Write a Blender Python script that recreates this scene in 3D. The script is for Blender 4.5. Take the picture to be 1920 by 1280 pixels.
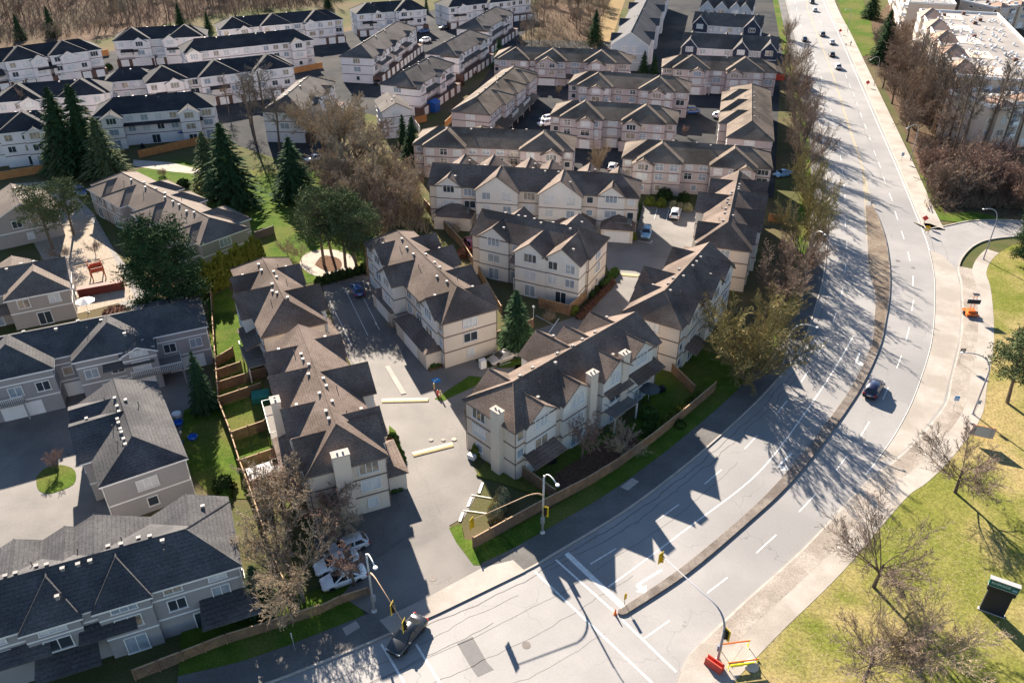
# Townhouse complex beside a curving divided road, seen from a drone. Metres; x right, y away from the camera, z up.
import bpy, math, random
from math import radians as R, sin, cos, pi
from mathutils import Vector, Matrix, geometry
for o in list(bpy.data.objects): bpy.data.objects.remove(o)
SC = bpy.context.scene
# ---------------------------------------------------------------- camera, sky, sun, exposure
cd = bpy.data.cameras.new('camera'); cam = bpy.data.objects.new('camera', cd); SC.collection.objects.link(cam)
cd.sensor_width = 36; cd.lens = 28.125; cd.clip_start = .5; cd.clip_end = 6000
cam.location = (0, 0, 65); cam.rotation_euler = (R(90-32.62), 0, 0); SC.camera = cam
SUN_EL, SUN_AZ = 25.5, 110.0          # azimuth counter-clockwise from +x: the sun stands beyond the houses, a little left
W = bpy.data.worlds.new('World'); SC.world = W; W.use_nodes = True
nt = W.node_tree; bg = nt.nodes['Background']; sky = nt.nodes.new('ShaderNodeTexSky')
sky.sky_type = 'NISHITA'; sky.sun_disc = False; sky.sun_elevation = R(SUN_EL); sky.sun_rotation = R(90-SUN_AZ)
sky.air_density = 1.0; sky.dust_density = .1; sky.ozone_density = 1.6; sky.altitude = 800
nt.links.new(sky.outputs[0], bg.inputs[0]); bg.inputs[1].default_value = .052
sl = bpy.data.lights.new('sun', 'SUN'); sl.energy = 5.0; sl.angle = R(.5); sl.color = (1, .88, .74)
so = bpy.data.objects.new('sun', sl); SC.collection.objects.link(so)
sv = Vector((cos(R(SUN_EL))*cos(R(SUN_AZ)), cos(R(SUN_EL))*sin(R(SUN_AZ)), sin(R(SUN_EL))))
so.rotation_euler = sv.to_track_quat('Z', 'Y').to_euler(); so.location = (0, 0, 200)
SC.view_settings.view_transform = 'Standard'; SC.view_settings.look = 'None'
SC.view_settings.exposure = 2.02; SC.view_settings.gamma = 1
SC.render.engine = 'CYCLES'; SC.cycles.max_bounces = 4; SC.cycles.diffuse_bounces = 2; SC.cycles.glossy_bounces = 2
SC.cycles.transparent_max_bounces = 4; SC.cycles.use_denoising = True
COL = SC.collection

# ---------------------------------------------------------------- helpers
class MB:
    """collects faces; build() links them as one mesh object"""
    def __init__(s): s.v = []; s.f = []; s.m = []
    def add(s, vs, fs, m=0):
        n = len(s.v); s.v += [tuple(p) for p in vs]; s.f += [tuple(i+n for i in f) for f in fs]; s.m += [m]*len(fs); return s
    def box(s, x0, x1, y0, y1, z0, z1, m=0):
        return s.add([(x0,y0,z0),(x1,y0,z0),(x1,y1,z0),(x0,y1,z0),(x0,y0,z1),(x1,y0,z1),(x1,y1,z1),(x0,y1,z1)],
                     [(3,2,1,0),(4,5,6,7),(0,1,5,4),(1,2,6,5),(2,3,7,6),(3,0,4,7)], m)
    def tube(s, pts, rad, n=6, m=0, cap=True):
        pts = [Vector(p) for p in pts]; k = len(pts); base = len(s.v); rings = []
        for i, p in enumerate(pts):
            d = (pts[min(i+1,k-1)]-pts[max(i-1,0)])
            if d.length < 1e-6: d = Vector((0,0,1))
            d.normalize(); a = d.orthogonal().normalized() if abs(d.z) > .98 else d.cross(Vector((0,0,1))).normalized(); b = d.cross(a)
            r = rad[i] if isinstance(rad, (list, tuple)) else rad
            rings.append([p+a*(r*cos(2*pi*j/n))+b*(r*sin(2*pi*j/n)) for j in range(n)])
        vs = [q for rg in rings for q in rg]; fs = []
        for i in range(k-1):
            for j in range(n):
                fs.append((i*n+j, i*n+(j+1)%n, (i+1)*n+(j+1)%n, (i+1)*n+j))
        if cap: fs.append(tuple(range(n))[::-1]); fs.append(tuple((k-1)*n+j for j in range(n)))
        return s.add(vs, fs, m)
    def lathe(s, prof, n=10, c=(0,0,0), m=0):
        vs = [(c[0]+r*cos(2*pi*j/n), c[1]+r*sin(2*pi*j/n), c[2]+z) for r, z in prof for j in range(n)]; fs = []
        for i in range(len(prof)-1):
            for j in range(n): fs.append((i*n+j, i*n+(j+1)%n, (i+1)*n+(j+1)%n, (i+1)*n+j))
        fs.append(tuple(range(n))[::-1]); fs.append(tuple((len(prof)-1)*n+j for j in range(n)))
        return s.add(vs, fs, m)
    def poly(s, pts, z, m=0):
        vs = [Vector((p[0], p[1], 0)) for p in pts]
        return s.add([(p[0], p[1], z) for p in pts], [tuple(t) if geometry.normal((vs[t[0]], vs[t[1]], vs[t[2]])).z > 0 else tuple(t)[::-1] for t in geometry.tessellate_polygon([vs])], m)
    def slab(s, pts, z0, z1, m=0, m2=None):
        s.poly(pts, z1, m); n = len(pts)
        for i in range(n):
            a, b = pts[i], pts[(i+1) % n]
            s.add([(a[0],a[1],z0),(b[0],b[1],z0),(b[0],b[1],z1),(a[0],a[1],z1)], [(0,1,2,3)], m if m2 is None else m2)
        return s
    def mesh(s, name, mats, smooth=False):
        me = bpy.data.meshes.new(name); me.from_pydata(s.v, [], s.f)
        for m in (mats if isinstance(mats, (list, tuple)) else [mats]): me.materials.append(M[m])
        me.polygons.foreach_set('material_index', s.m)
        if smooth: me.polygons.foreach_set('use_smooth', [True]*len(s.f))
        me.update(); return me
    def build(s, name, mats, parent=None, smooth=False, loc=None): return obj(name, s.mesh(name, mats, smooth), parent, loc)
def obj(name, data, parent=None, loc=None, rz=None, sc=None):
    o = bpy.data.objects.new(name, data); COL.objects.link(o)
    if parent: o.parent = parent
    if loc: o.location = loc
    if rz is not None: o.rotation_euler = (0, 0, rz)
    if sc is not None: o.scale = (sc, sc, sc) if isinstance(sc, (int, float)) else sc
    return o
def tag(o, label=None, cat=None, group=None, kind=None):
    if label: o['label'] = label
    if cat: o['category'] = cat
    if group: o['group'] = group
    if kind: o['kind'] = kind
    return o
def thing(name, label, cat, loc=(0,0,0), rz=0, group=None): return tag(obj(name, None, None, loc, rz), label, cat, group)
def copy_tree(o, parent=None, link=True):
    c = o.copy(); COL.objects.link(c)
    if parent: c.parent = parent
    for ch in o.children: copy_tree(ch, c)
    return c
def catmull(P, n=8):
    P = [Vector((p[0], p[1])) for p in P]; out = []
    for i in range(len(P)-1):
        a, b, c, d = P[max(i-1,0)], P[i], P[i+1], P[min(i+2,len(P)-1)]
        for k in range(n):
            t = k/n; out.append(.5*((2*b)+(c-a)*t+(2*a-5*b+4*c-d)*t*t+(3*b-a-3*c+d)*t**3))
    return out+[P[-1]]
def offset(P, d):
    """polyline shifted d metres to the left of its direction"""
    o = []
    for i in range(len(P)):
        t = (P[min(i+1,len(P)-1)]-P[max(i-1,0)]).normalized(); o.append(P[i]+Vector((-t.y, t.x))*d)
    return o
def along(P, step, start=0.):
    """(point, direction) every step metres along a polyline"""
    out = []; acc = start
    for a, b in zip(P, P[1:]):
        L = (b-a).length
        while acc <= L and L > 0: out.append((a+(b-a)*(acc/L), (b-a)/L)); acc += step
        acc -= L
    return out
def rnd(a, b): return random.uniform(a, b)

# ---------------------------------------------------------------- materials
M = {}
def mat(name, c1, c2=None, rough=.85, scale=.6, c3=None, s3=.05, spec=.25, metal=0, bump=0, bscale=8, detail=5, coat=0, k=.55, contrast=(.35,.65), fine=None):
    """two colours mixed by world-space noise; c3 in wider patches; fine=(scale, amount) adds speckle"""
    m = bpy.data.materials.new(name); m.use_nodes = True; M[name] = m
    n = m.node_tree.nodes; L = m.node_tree.links; b = n['Principled BSDF']
    b.inputs['Roughness'].default_value = rough; b.inputs['Specular IOR Level'].default_value = spec
    b.inputs['Metallic'].default_value = metal; b.inputs['Coat Weight'].default_value = coat
    def col(c): return (c[0], c[1], c[2], 1)
    b.inputs['Base Color'].default_value = col(c1)
    if c2 is None: return m
    g = n.new('ShaderNodeNewGeometry')
    def noise(s, d=detail):
        t = n.new('ShaderNodeTexNoise'); t.inputs['Scale'].default_value = s; t.inputs['Detail'].default_value = d; t.inputs['Roughness'].default_value = k
        L.new(g.outputs['Position'], t.inputs['Vector']); return t.outputs['Fac']
    def ramp(f, lo, hi):
        r = n.new('ShaderNodeMapRange'); r.inputs['From Min'].default_value = lo; r.inputs['From Max'].default_value = hi; L.new(f, r.inputs['Value']); return r.outputs[0]
    def mix(f, a, c):
        x = n.new('ShaderNodeMix'); x.data_type = 'RGBA'; L.new(f, x.inputs[0])
        if isinstance(a, tuple): x.inputs[6].default_value = col(a)
        else: L.new(a, x.inputs[6])
        if isinstance(c, tuple): x.inputs[7].default_value = col(c)
        else: L.new(c, x.inputs[7])
        return x.outputs[2]
    out = mix(ramp(noise(scale), *contrast), c1, c2)
    if c3: out = mix(ramp(noise(s3, 3), .45, .62), out, c3)
    if fine:
        v = n.new('ShaderNodeMix'); v.data_type = 'RGBA'; v.blend_type = 'MULTIPLY'; v.inputs[0].default_value = 1
        r = ramp(noise(fine[0], 3), .3, .7); mr = n.new('ShaderNodeMapRange'); L.new(r, mr.inputs[0]); mr.inputs[3].default_value = 1-fine[1]; mr.inputs[4].default_value = 1+fine[1]*.5
        L.new(out, v.inputs[6]); L.new(mr.outputs[0], v.inputs[7]); out = v.outputs[2]
    L.new(out, b.inputs['Base Color'])
    if bump:
        bp = n.new('ShaderNodeBump'); bp.inputs['Strength'].default_value = bump; bp.inputs['Distance'].default_value = .05
        L.new(noise(bscale), bp.inputs['Height']); L.new(bp.outputs[0], b.inputs['Normal'])
    return m
def lined(name, axis, period, amount, width=.12):
    """dark joints at a fixed spacing along a world axis (shingle courses, siding laps)"""
    m = M[name]; n = m.node_tree.nodes; L = m.node_tree.links; b = n['Principled BSDF']
    g = n.new('ShaderNodeNewGeometry'); sx = n.new('ShaderNodeSeparateXYZ'); L.new(g.outputs['Position'], sx.inputs[0])
    d = n.new('ShaderNodeMath'); d.operation = 'DIVIDE'; L.new(sx.outputs[axis], d.inputs[0]); d.inputs[1].default_value = period
    f = n.new('ShaderNodeMath'); f.operation = 'FRACT'; L.new(d.outputs[0], f.inputs[0])
    c = n.new('ShaderNodeMath'); c.operation = 'LESS_THAN'; L.new(f.outputs[0], c.inputs[0]); c.inputs[1].default_value = width
    mr = n.new('ShaderNodeMapRange'); L.new(c.outputs[0], mr.inputs[0]); mr.inputs[3].default_value = 1; mr.inputs[4].default_value = 1-amount
    x = n.new('ShaderNodeMix'); x.data_type = 'RGBA'; x.blend_type = 'MULTIPLY'; x.inputs[0].default_value = 1
    src = b.inputs['Base Color'].links[0].from_socket if b.inputs['Base Color'].links else None
    if src: L.new(src, x.inputs[6])
    else: x.inputs[6].default_value = b.inputs['Base Color'].default_value
    L.new(mr.outputs[0], x.inputs[7]); L.new(x.outputs[2], b.inputs['Base Color'])
def cracked(name, scale, amount, width):
    """thin wandering cracks from the edges of warped voronoi cells"""
    m = M[name]; n = m.node_tree.nodes; L = m.node_tree.links; b = n['Principled BSDF']
    g = n.new('ShaderNodeNewGeometry'); t = n.new('ShaderNodeTexNoise'); t.inputs['Scale'].default_value = .35; t.inputs['Detail'].default_value = 6
    L.new(g.outputs['Position'], t.inputs['Vector']); a = n.new('ShaderNodeMix'); a.data_type = 'VECTOR'; a.inputs[0].default_value = .12
    sc = n.new('ShaderNodeVectorMath'); sc.operation = 'SCALE'; sc.inputs[3].default_value = 30; L.new(t.outputs['Color'], sc.inputs[0])
    ad = n.new('ShaderNodeVectorMath'); L.new(g.outputs['Position'], ad.inputs[0]); s2 = n.new('ShaderNodeVectorMath'); s2.operation = 'SCALE'; s2.inputs[3].default_value = .12; L.new(sc.outputs[0], s2.inputs[0]); L.new(s2.outputs[0], ad.inputs[1])
    v = n.new('ShaderNodeTexVoronoi'); v.feature = 'DISTANCE_TO_EDGE'; v.voronoi_dimensions = '2D'; v.inputs['Scale'].default_value = scale; L.new(ad.outputs[0], v.inputs['Vector'])
    ms = n.new('ShaderNodeTexNoise'); ms.inputs['Scale'].default_value = .09; L.new(g.outputs['Position'], ms.inputs['Vector'])
    mr = n.new('ShaderNodeMapRange'); L.new(v.outputs[0], mr.inputs[0]); mr.inputs[1].default_value = 0; mr.inputs[2].default_value = width*scale; mr.inputs[3].default_value = 1-amount; mr.inputs[4].default_value = 1
    mk = n.new('ShaderNodeMapRange'); L.new(ms.outputs[0], mk.inputs[0]); mk.inputs[1].default_value = .42; mk.inputs[2].default_value = .55
    x0 = n.new('ShaderNodeMix'); x0.data_type = 'FLOAT'; L.new(mk.outputs[0], x0.inputs[0]); x0.inputs[2].default_value = 1; L.new(mr.outputs[0], x0.inputs[3])
    x = n.new('ShaderNodeMix'); x.data_type = 'RGBA'; x.blend_type = 'MULTIPLY'; x.inputs[0].default_value = 1
    L.new(b.inputs['Base Color'].links[0].from_socket, x.inputs[6]); L.new(x0.outputs[0], x.inputs[7]); L.new(x.outputs[2], b.inputs['Base Color'])
# ground
mat('ground', (.07,.085,.03), (.10,.095,.045), spec=.03, scale=.3, c3=(.13,.10,.06), s3=.03, rough=1, fine=(6,.35), bump=.3)
mat('wood_floor', (.105,.068,.046), (.145,.10,.07), spec=.03, scale=.12, c3=(.09,.072,.045), s3=.03, rough=1, fine=(1.2,.45), bump=.4, bscale=2)
mat('meadow', (.27,.19,.095), (.21,.155,.08), spec=.03, scale=.3, rough=1, fine=(2,.3))
mat('park_grass', (.13,.15,.028), (.215,.20,.06), spec=.03, scale=.11, c3=(.31,.245,.11), s3=.055, rough=1, fine=(3.5,.5), bump=.5, bscale=5, k=.7)
mat('lawn', (.05,.098,.013), (.088,.13,.022), spec=.03, scale=.5, c3=(.12,.125,.035), s3=.09, rough=1, fine=(5,.4), bump=.4)
mat('asphalt', (.215,.206,.199), (.252,.241,.232), scale=.22, c3=(.18,.174,.17), s3=.05, spec=.8, rough=.72, fine=(14,.18), bump=.1, bscale=20); cracked('asphalt', .11, .42, .05)
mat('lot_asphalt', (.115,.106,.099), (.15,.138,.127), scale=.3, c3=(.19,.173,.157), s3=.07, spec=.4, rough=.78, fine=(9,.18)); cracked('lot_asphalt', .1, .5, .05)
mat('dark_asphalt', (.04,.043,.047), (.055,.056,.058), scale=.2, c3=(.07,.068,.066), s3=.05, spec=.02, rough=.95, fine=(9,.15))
mat('paving', (.24,.225,.21), (.29,.27,.25), spec=.03, scale=.8, rough=.9, fine=(4,.25))
mat('concrete', (.33,.295,.26), (.38,.345,.305), scale=.5, c3=(.28,.25,.215), s3=.15, rough=.9, fine=(8,.15)); 
mat('walk_concrete', (.11,.105,.10), (.14,.133,.126), scale=.4, c3=(.095,.09,.087), s3=.12, rough=.9, fine=(6,.2)); lined('walk_concrete', 1, 1.5, .18, .03)
mat('brick_strip', (.31,.275,.24), (.37,.33,.285), spec=.03, scale=1.2, c3=(.26,.225,.19), s3=.2, rough=.95, fine=(7,.3))
mat('median_soil', (.20,.16,.125), (.145,.115,.09), spec=.03, scale=.6, c3=(.24,.20,.155), s3=.2, rough=1, fine=(5,.4))
mat('median_concrete', (.21,.18,.155), (.165,.14,.12), scale=1.2, c3=(.12,.10,.085), s3=.3, rough=.9, fine=(6,.3)); mat('kerb', (.40,.36,.32), (.31,.28,.24), scale=.9, rough=.9)
mat('paint', (.72,.71,.68), (.56,.55,.52), scale=2.5, rough=.6, fine=(9,.3))
mat('yellow_paint', (.52,.39,.17), (.40,.32,.18), scale=2, rough=.6, fine=(8,.3))
mat('blue_paint', (.02,.22,.52), (.03,.26,.55), scale=3, rough=.6)
mat('sand', (.44,.39,.335), (.35,.305,.255), spec=.03, scale=.7, rough=1)
mat('bark_mulch', (.10,.06,.04), (.15,.09,.06), spec=.03, scale=2, rough=1, fine=(8,.4))
mat('patch', (.155,.15,.147), (.17,.165,.16), scale=2, rough=.9, fine=(9,.15))
mat('iron', (.12,.10,.09), (.16,.14,.12), scale=4, rough=.6)
mat('gravel', (.42,.36,.29), (.30,.25,.2), spec=.03, scale=3, rough=1, fine=(8,.4))
mat('puddle', (.30,.27,.25), rough=.12, spec=.6)
# buildings
mat('wall_tan', (.62,.53,.44), (.57,.485,.405), scale=.35, rough=.95, fine=(5,.07))
mat('wall_grey_stucco', (.64,.60,.55), (.59,.555,.51), scale=.4, rough=.95, fine=(5,.06))
mat('wall_pink', (.49,.405,.385), (.445,.37,.35), scale=.3, rough=.95, fine=(4,.08)); lined('wall_pink', 0, .9, .12, .06)
mat('wall_white', (.74,.68,.665), (.66,.61,.60), scale=.3, rough=.9, fine=(4,.06)); lined('wall_white', 2, .25, .12, .12)
mat('wall_grey', (.29,.275,.275), (.26,.248,.25), scale=.3, rough=.9, fine=(5,.06)); lined('wall_grey', 2, .3, .12, .1)
mat('wall_taupe', (.33,.29,.265), (.30,.265,.24), scale=.3, rough=.9, fine=(5,.06)); lined('wall_taupe', 2, .25, .14, .12)
mat('wall_navy', (.035,.042,.07), (.03,.036,.06), scale=.5, rough=.8); lined('wall_navy', 2, .25, .2, .12)
mat('wall_blue_grey', (.40,.43,.46), (.37,.40,.43), scale=.5, rough=.85)
mat('wall_cream', (.62,.50,.40), (.56,.45,.36), scale=.3, rough=.9)
mat('brick', (.13,.075,.06), (.10,.06,.05), scale=3, rough=.95)
mat('trim_brown', (.16,.12,.10), (.13,.10,.085), scale=2, rough=.8)
mat('white', (.72,.70,.68), (.66,.645,.625), scale=1.5, rough=.55)
mat('white_metal', (.75,.75,.74), rough=.4)
mat('fascia_brown', (.17,.13,.11), (.14,.11,.095), scale=2, rough=.8)
for nm, a, b_, c in (('roof_tan', (.155,.118,.098), (.20,.155,.13), (.112,.085,.07)), ('roof_pink', (.165,.13,.102), (.205,.165,.132), (.105,.083,.066)),
                     ('roof_dark', (.04,.041,.047), (.056,.056,.061), (.033,.034,.04)), ('roof_grey', (.12,.105,.096), (.155,.136,.124), (.09,.08,.074)),
                     ('roof_slate', (.082,.08,.083), (.115,.112,.113), (.063,.063,.067)), ('roof_taupe', (.165,.135,.115), (.205,.168,.143), (.135,.11,.096)), ('roof_charcoal', (.085,.085,.092), (.11,.11,.115), (.075,.075,.08)),
                     ('roof_terracotta', (.40,.27,.205), (.46,.315,.245), (.34,.235,.18))):
    mat(nm, a, b_, scale=.45, c3=c, s3=.16, rough=.85, spec=.06, fine=(5,.35), bump=.3, bscale=6); lined(nm, 2, .17, .22, .25)
mat('roof_flat', (.25,.23,.215), (.30,.275,.255), scale=.2, c3=(.21,.195,.185), s3=.07, rough=.95, fine=(4,.15))
mat('vent', (.26,.24,.225), rough=.6); mat('vent_dark', (.10,.09,.085), rough=.7)
mat('glass_dark', (.035,.045,.055), rough=.06, spec=.7); mat('glass_pale', (.30,.34,.38), (.22,.26,.30), scale=1.3, rough=.1, spec=.7)
mat('glass_blind', (.58,.58,.57), (.48,.49,.5), scale=.9, rough=.2, spec=.6); mat('glass_warm', (.42,.33,.24), (.20,.17,.14), scale=1.2, rough=.12, spec=.6)
mat('rail', (.10,.12,.13), rough=.4); mat('deck', (.22,.20,.185), (.18,.165,.15), scale=2, rough=.9)
mat('fence_wood', (.265,.165,.095), (.20,.12,.07), scale=1.6, rough=.9, c3=(.15,.10,.07), s3=.25, fine=(5,.3))
mat('fence_cap', (.42,.30,.19), (.36,.25,.16), scale=2, rough=.9); mat('fence_orange', (.42,.20,.075), (.33,.155,.06), scale=1, rough=.9)
# plants
mat('bark', (.11,.082,.06), (.17,.13,.10), spec=.03, scale=3, rough=1); mat('bark_dark', (.085,.064,.05), (.125,.098,.08), spec=.03, scale=3, rough=1)
mat('bark_pale', (.26,.22,.175), (.18,.145,.11), spec=.03, scale=2, rough=1)
mat('twig_brown', (.18,.13,.10), (.225,.17,.13), spec=.03, scale=.5, rough=1); mat('twig_tan', (.34,.27,.19), (.27,.21,.145), spec=.03, scale=.4, rough=1)
mat('twig_red', (.21,.135,.105), (.25,.17,.135), spec=.03, scale=.5, rough=1); mat('twig_yellow', (.20,.165,.065), (.25,.205,.10), spec=.03, scale=.4, c3=(.16,.14,.065), s3=.3, rough=1)
mat('twig_grey', (.185,.155,.13), (.145,.12,.10), spec=.03, scale=.5, rough=1); mat('twig_dark', (.17,.13,.105), (.215,.165,.135), spec=.03, scale=.5, rough=1)
mat('needle', (.024,.052,.022), (.04,.072,.03), spec=.03, scale=.9, rough=.9); mat('needle_blue', (.03,.062,.028), (.045,.08,.036), spec=.03, scale=.9, rough=.9)
mat('needle_olive', (.075,.098,.042), (.10,.122,.06), spec=.03, scale=.8, rough=.9); mat('cedar', (.10,.13,.022), (.135,.16,.035), spec=.03, scale=1.2, rough=.9)
mat('leaf', (.04,.08,.018), (.07,.11,.03), spec=.03, scale=2, rough=.8); mat('leaf_pale', (.22,.22,.10), (.36,.31,.19), spec=.03, scale=3, rough=.85); mat('leaf_dark', (.02,.04,.014), (.035,.055,.02), spec=.03, scale=2, rough=.8)
mat('leaf_litter', (.38,.31,.2), (.27,.2,.12), scale=3, rough=.9); mat('heather', (.14,.07,.05), (.11,.06,.045), spec=.03, scale=2, rough=1)
# vehicles and street things
for nm, c in (('car_navy',(.012,.014,.045)),('car_black',(.012,.014,.018)),('car_white',(.75,.75,.74)),('car_silver',(.42,.43,.45)),('car_blue',(.02,.07,.22)),('car_sky',(.12,.26,.40)),('car_beige',(.36,.33,.30)),('car_red',(.22,.02,.02)),('car_grey',(.10,.105,.115))):
    mat(nm, c, rough=.28, spec=.5, coat=.7, metal=.0)
mat('car_glass', (.012,.016,.02), rough=.04, spec=.8); mat('tyre', (.014,.014,.014), rough=.9); mat('rim', (.35,.35,.36), rough=.3, metal=.8)
mat('lamp_red', (.35,.015,.02), rough=.25); mat('lamp_clear', (.7,.7,.68), rough=.15); mat('car_trim', (.02,.02,.02), rough=.6); mat('plate', (.6,.6,.6), rough=.5)
mat('galvanised', (.42,.42,.42), (.36,.36,.36), scale=3, rough=.45, metal=.35); mat('rusty_pole', (.52,.35,.22), (.44,.29,.18), scale=2, rough=.6)
mat('pole_blue', (.24,.25,.29), rough=.5); mat('signal_yellow', (.62,.36,.015), rough=.45); mat('signal_black', (.015,.015,.015), rough=.5); mat('backplate', (.62,.42,.02), rough=.5)
mat('seam', (.10,.095,.092), (.145,.136,.13), scale=3, rough=.8); mat('play_red', (.42,.10,.05), rough=.6); mat('orange', (.72,.17,.035), (.64,.14,.03), scale=3, rough=.5); mat('barrier_red', (.55,.075,.045), (.47,.06,.04), scale=2, rough=.55); mat('sign_red', (.62,.055,.05), rough=.5); mat('hi_yellow', (.75,.70,.02), rough=.5)
mat('sign_green', (.012,.10,.085), rough=.4); mat('sign_dark', (.02,.022,.032), rough=.5); mat('sign_grey', (.35,.34,.34), rough=.6); mat('letter', (.55,.68,.62), rough=.5)
mat('black', (.012,.012,.012), rough=.6); mat('skin', (.45,.28,.2), rough=.6); mat('cloth_dark', (.02,.022,.03), rough=.9); mat('cloth_blue', (.04,.06,.12), rough=.9)
mat('tarp_green', (.02,.16,.12), (.03,.19,.14), scale=2, rough=.7); mat('tarp_blue', (.015,.08,.30), rough=.6); mat('blue_plastic', (.02,.12,.5), rough=.4); mat('grill_black', (.02,.02,.022), rough=.4); mat('umbrella_grey', (.06,.075,.085), rough=.8)
mat('container_red', (.20,.045,.035), (.16,.04,.03), scale=2, rough=.7)

# ---------------------------------------------------------------- ground, roads, lawns
ZL = [0.0]
def sheet(name, pts, m, z=None, smooth=0):
    """a thin sheet; each call lies 4 mm above the last"""
    if smooth: pts = [tuple(p) for p in catmull(list(pts)+[pts[0]], smooth)][:-1]
    if z is None: ZL[0] += .004; z = ZL[0]
    return tag(MB().poly(pts, z).build(name, m), kind='structure')
tag(MB().add([(-1800,-300,0),(1800,-300,0),(1800,4000,0),(-1800,4000,0)], [(0,1,2,3)]).build('ground', 'ground'), kind='structure')
sheet('woodland_floor', [(-251.19,227.88), (-183.06,278.02), (-150.44,306.34), (-125.27,356.77), (-79.66,401.74), (-44.10,449.24), (11.87,487.00), (10.15,320.07), (3.59,278.02), (30.51,278.02), (42.87,340.17), (65.30,487.00), (154.34,1103.70), (-2438.64,1332.76)], 'wood_floor')
sheet('meadow', [(24.55,270.75), (33.47,289.57), (51.13,387.89), (85.56,555.95), (75.49,555.95), (44.62,387.89), (22.70,281.78)], 'meadow')
sheet('woodland_floor', [(115.76,285.63), (145.77,340.17), (203.96,449.24), (427.42,487.00), (150.67,122.01), (98.70,145.39), (84.34,146.15), (85.60,153.34), (91.18,169.84), (102.43,208.28), (116.62,263.81)], 'wood_floor')
# courts and drives
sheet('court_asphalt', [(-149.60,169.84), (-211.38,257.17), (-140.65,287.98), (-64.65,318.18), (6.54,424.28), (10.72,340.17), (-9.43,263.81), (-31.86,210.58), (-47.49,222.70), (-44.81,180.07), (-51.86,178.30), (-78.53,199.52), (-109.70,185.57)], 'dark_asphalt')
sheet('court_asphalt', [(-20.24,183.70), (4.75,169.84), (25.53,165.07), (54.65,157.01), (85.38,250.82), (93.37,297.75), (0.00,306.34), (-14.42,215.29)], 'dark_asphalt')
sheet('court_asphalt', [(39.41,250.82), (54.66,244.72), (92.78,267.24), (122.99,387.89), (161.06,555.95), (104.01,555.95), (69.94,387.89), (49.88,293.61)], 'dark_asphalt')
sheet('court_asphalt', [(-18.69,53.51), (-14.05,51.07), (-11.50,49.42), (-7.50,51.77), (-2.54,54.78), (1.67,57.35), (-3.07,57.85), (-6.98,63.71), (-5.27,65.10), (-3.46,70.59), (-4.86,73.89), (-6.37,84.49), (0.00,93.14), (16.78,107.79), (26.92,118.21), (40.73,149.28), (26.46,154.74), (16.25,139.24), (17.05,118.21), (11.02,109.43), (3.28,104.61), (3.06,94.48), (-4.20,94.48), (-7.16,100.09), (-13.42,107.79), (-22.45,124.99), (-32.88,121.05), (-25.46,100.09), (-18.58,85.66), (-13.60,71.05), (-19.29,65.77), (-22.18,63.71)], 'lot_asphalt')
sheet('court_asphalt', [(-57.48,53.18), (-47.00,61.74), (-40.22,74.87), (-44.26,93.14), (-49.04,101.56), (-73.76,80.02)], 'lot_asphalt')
sheet('lane_paving', [(-92.38,159.04), (-84.14,149.28), (-72.78,132.37), (-63.37,120.09), (-53.69,107.79), (-54.26,101.56), (-65.33,114.58), (-77.66,132.37), (-91.11,149.28)], 'paving')
sheet('yard_gravel', [(-109.09,165.07), (-99.39,166.64), (-78.19,139.24), (-61.83,114.58), (-69.54,109.43), (-90.20,136.89)], 'gravel')
sheet('lawn', [(-85.61,173.14), (-78.42,180.07), (-57.88,173.14), (-43.27,172.47), (-28.16,144.12), (-21.18,126.00), (-36.10,119.14), (-44.90,124.99), (-60.77,130.19), (-62.17,149.28)], 'lawn')
sheet('playground_sand', [(-37.78,126.62), (-37.37,131.28), (-33.30,132.81), (-28.94,130.19), (-27.48,126.00), (-29.61,123.19), (-34.11,122.60)], 'sand', smooth=4)
sheet('playground_mulch', [(-34.95,126.62), (-34.25,130.19), (-31.16,129.13), (-30.04,125.60), (-32.08,123.99)], 'bark_mulch', smooth=4)
sheet('path', [(-88.37,180.07), (-79.02,178.30), (-68.52,172.47), (-66.49,169.84), (-76.93,172.47), (-86.70,175.86)], 'sand')
sheet('lawn', [(-49.99,114.58), (-47.56,118.21), (-39.39,101.56), (-32.51,85.66), (-25.30,71.05), (-23.51,65.77), (-30.13,67.91), (-34.44,67.91), (-40.70,74.38), (-43.54,84.49), (-40.77,88.06)], 'lawn')
sheet('lawn', [(-56.66,71.52), (-56.37,73.12), (-54.71,73.70), (-52.65,72.74), (-51.66,70.32), (-53.62,68.79), (-55.35,69.41)], 'lawn', smooth=4)
sheet('lawn', [(-10.48,87.09), (-6.02,92.48), (-4.13,92.09), (-4.09,90.80), (-9.36,86.61)], 'lawn')
sheet('lawn', [(-1.64,104.61), (3.32,106.18), (3.09,95.84), (-1.91,94.48)], 'lawn')
sheet('lawn', [(-4.26,71.70), (0.00,70.59), (6.03,65.77), (2.40,65.35), (-3.47,61.35), (-5.69,61.74), (-3.35,57.85), (2.86,60.20), (12.20,67.05), (25.49,81.11), (34.80,93.14), (27.05,100.09), (20.05,93.14), (15.99,82.22), (2.59,73.89), (-2.64,75.87)], 'lawn')
sheet('yard_mulch', [(5.10,71.98), (15.16,81.11), (16.11,77.91), (8.19,70.59), (5.60,69.24)], 'bark_mulch')
sheet('lawn', [(55.84,160.51), (82.43,250.82), (90.03,263.81), (67.67,169.84), (51.91,122.01), (39.39,101.56), (35.37,101.56), (46.30,130.19)], 'ground')
sheet('lawn', [(155.63,416.52), (121.22,299.43), (117.56,279.51), (125.86,285.63), (147.73,351.07), (176.39,449.24)], 'lawn')
sheet('lawn', [(90.68,173.14), (84.33,151.43), (83.50,146.15), (87.84,144.63), (98.05,146.15), (93.51,149.82), (86.82,149.28), (91.79,166.64)], 'lawn')
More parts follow.
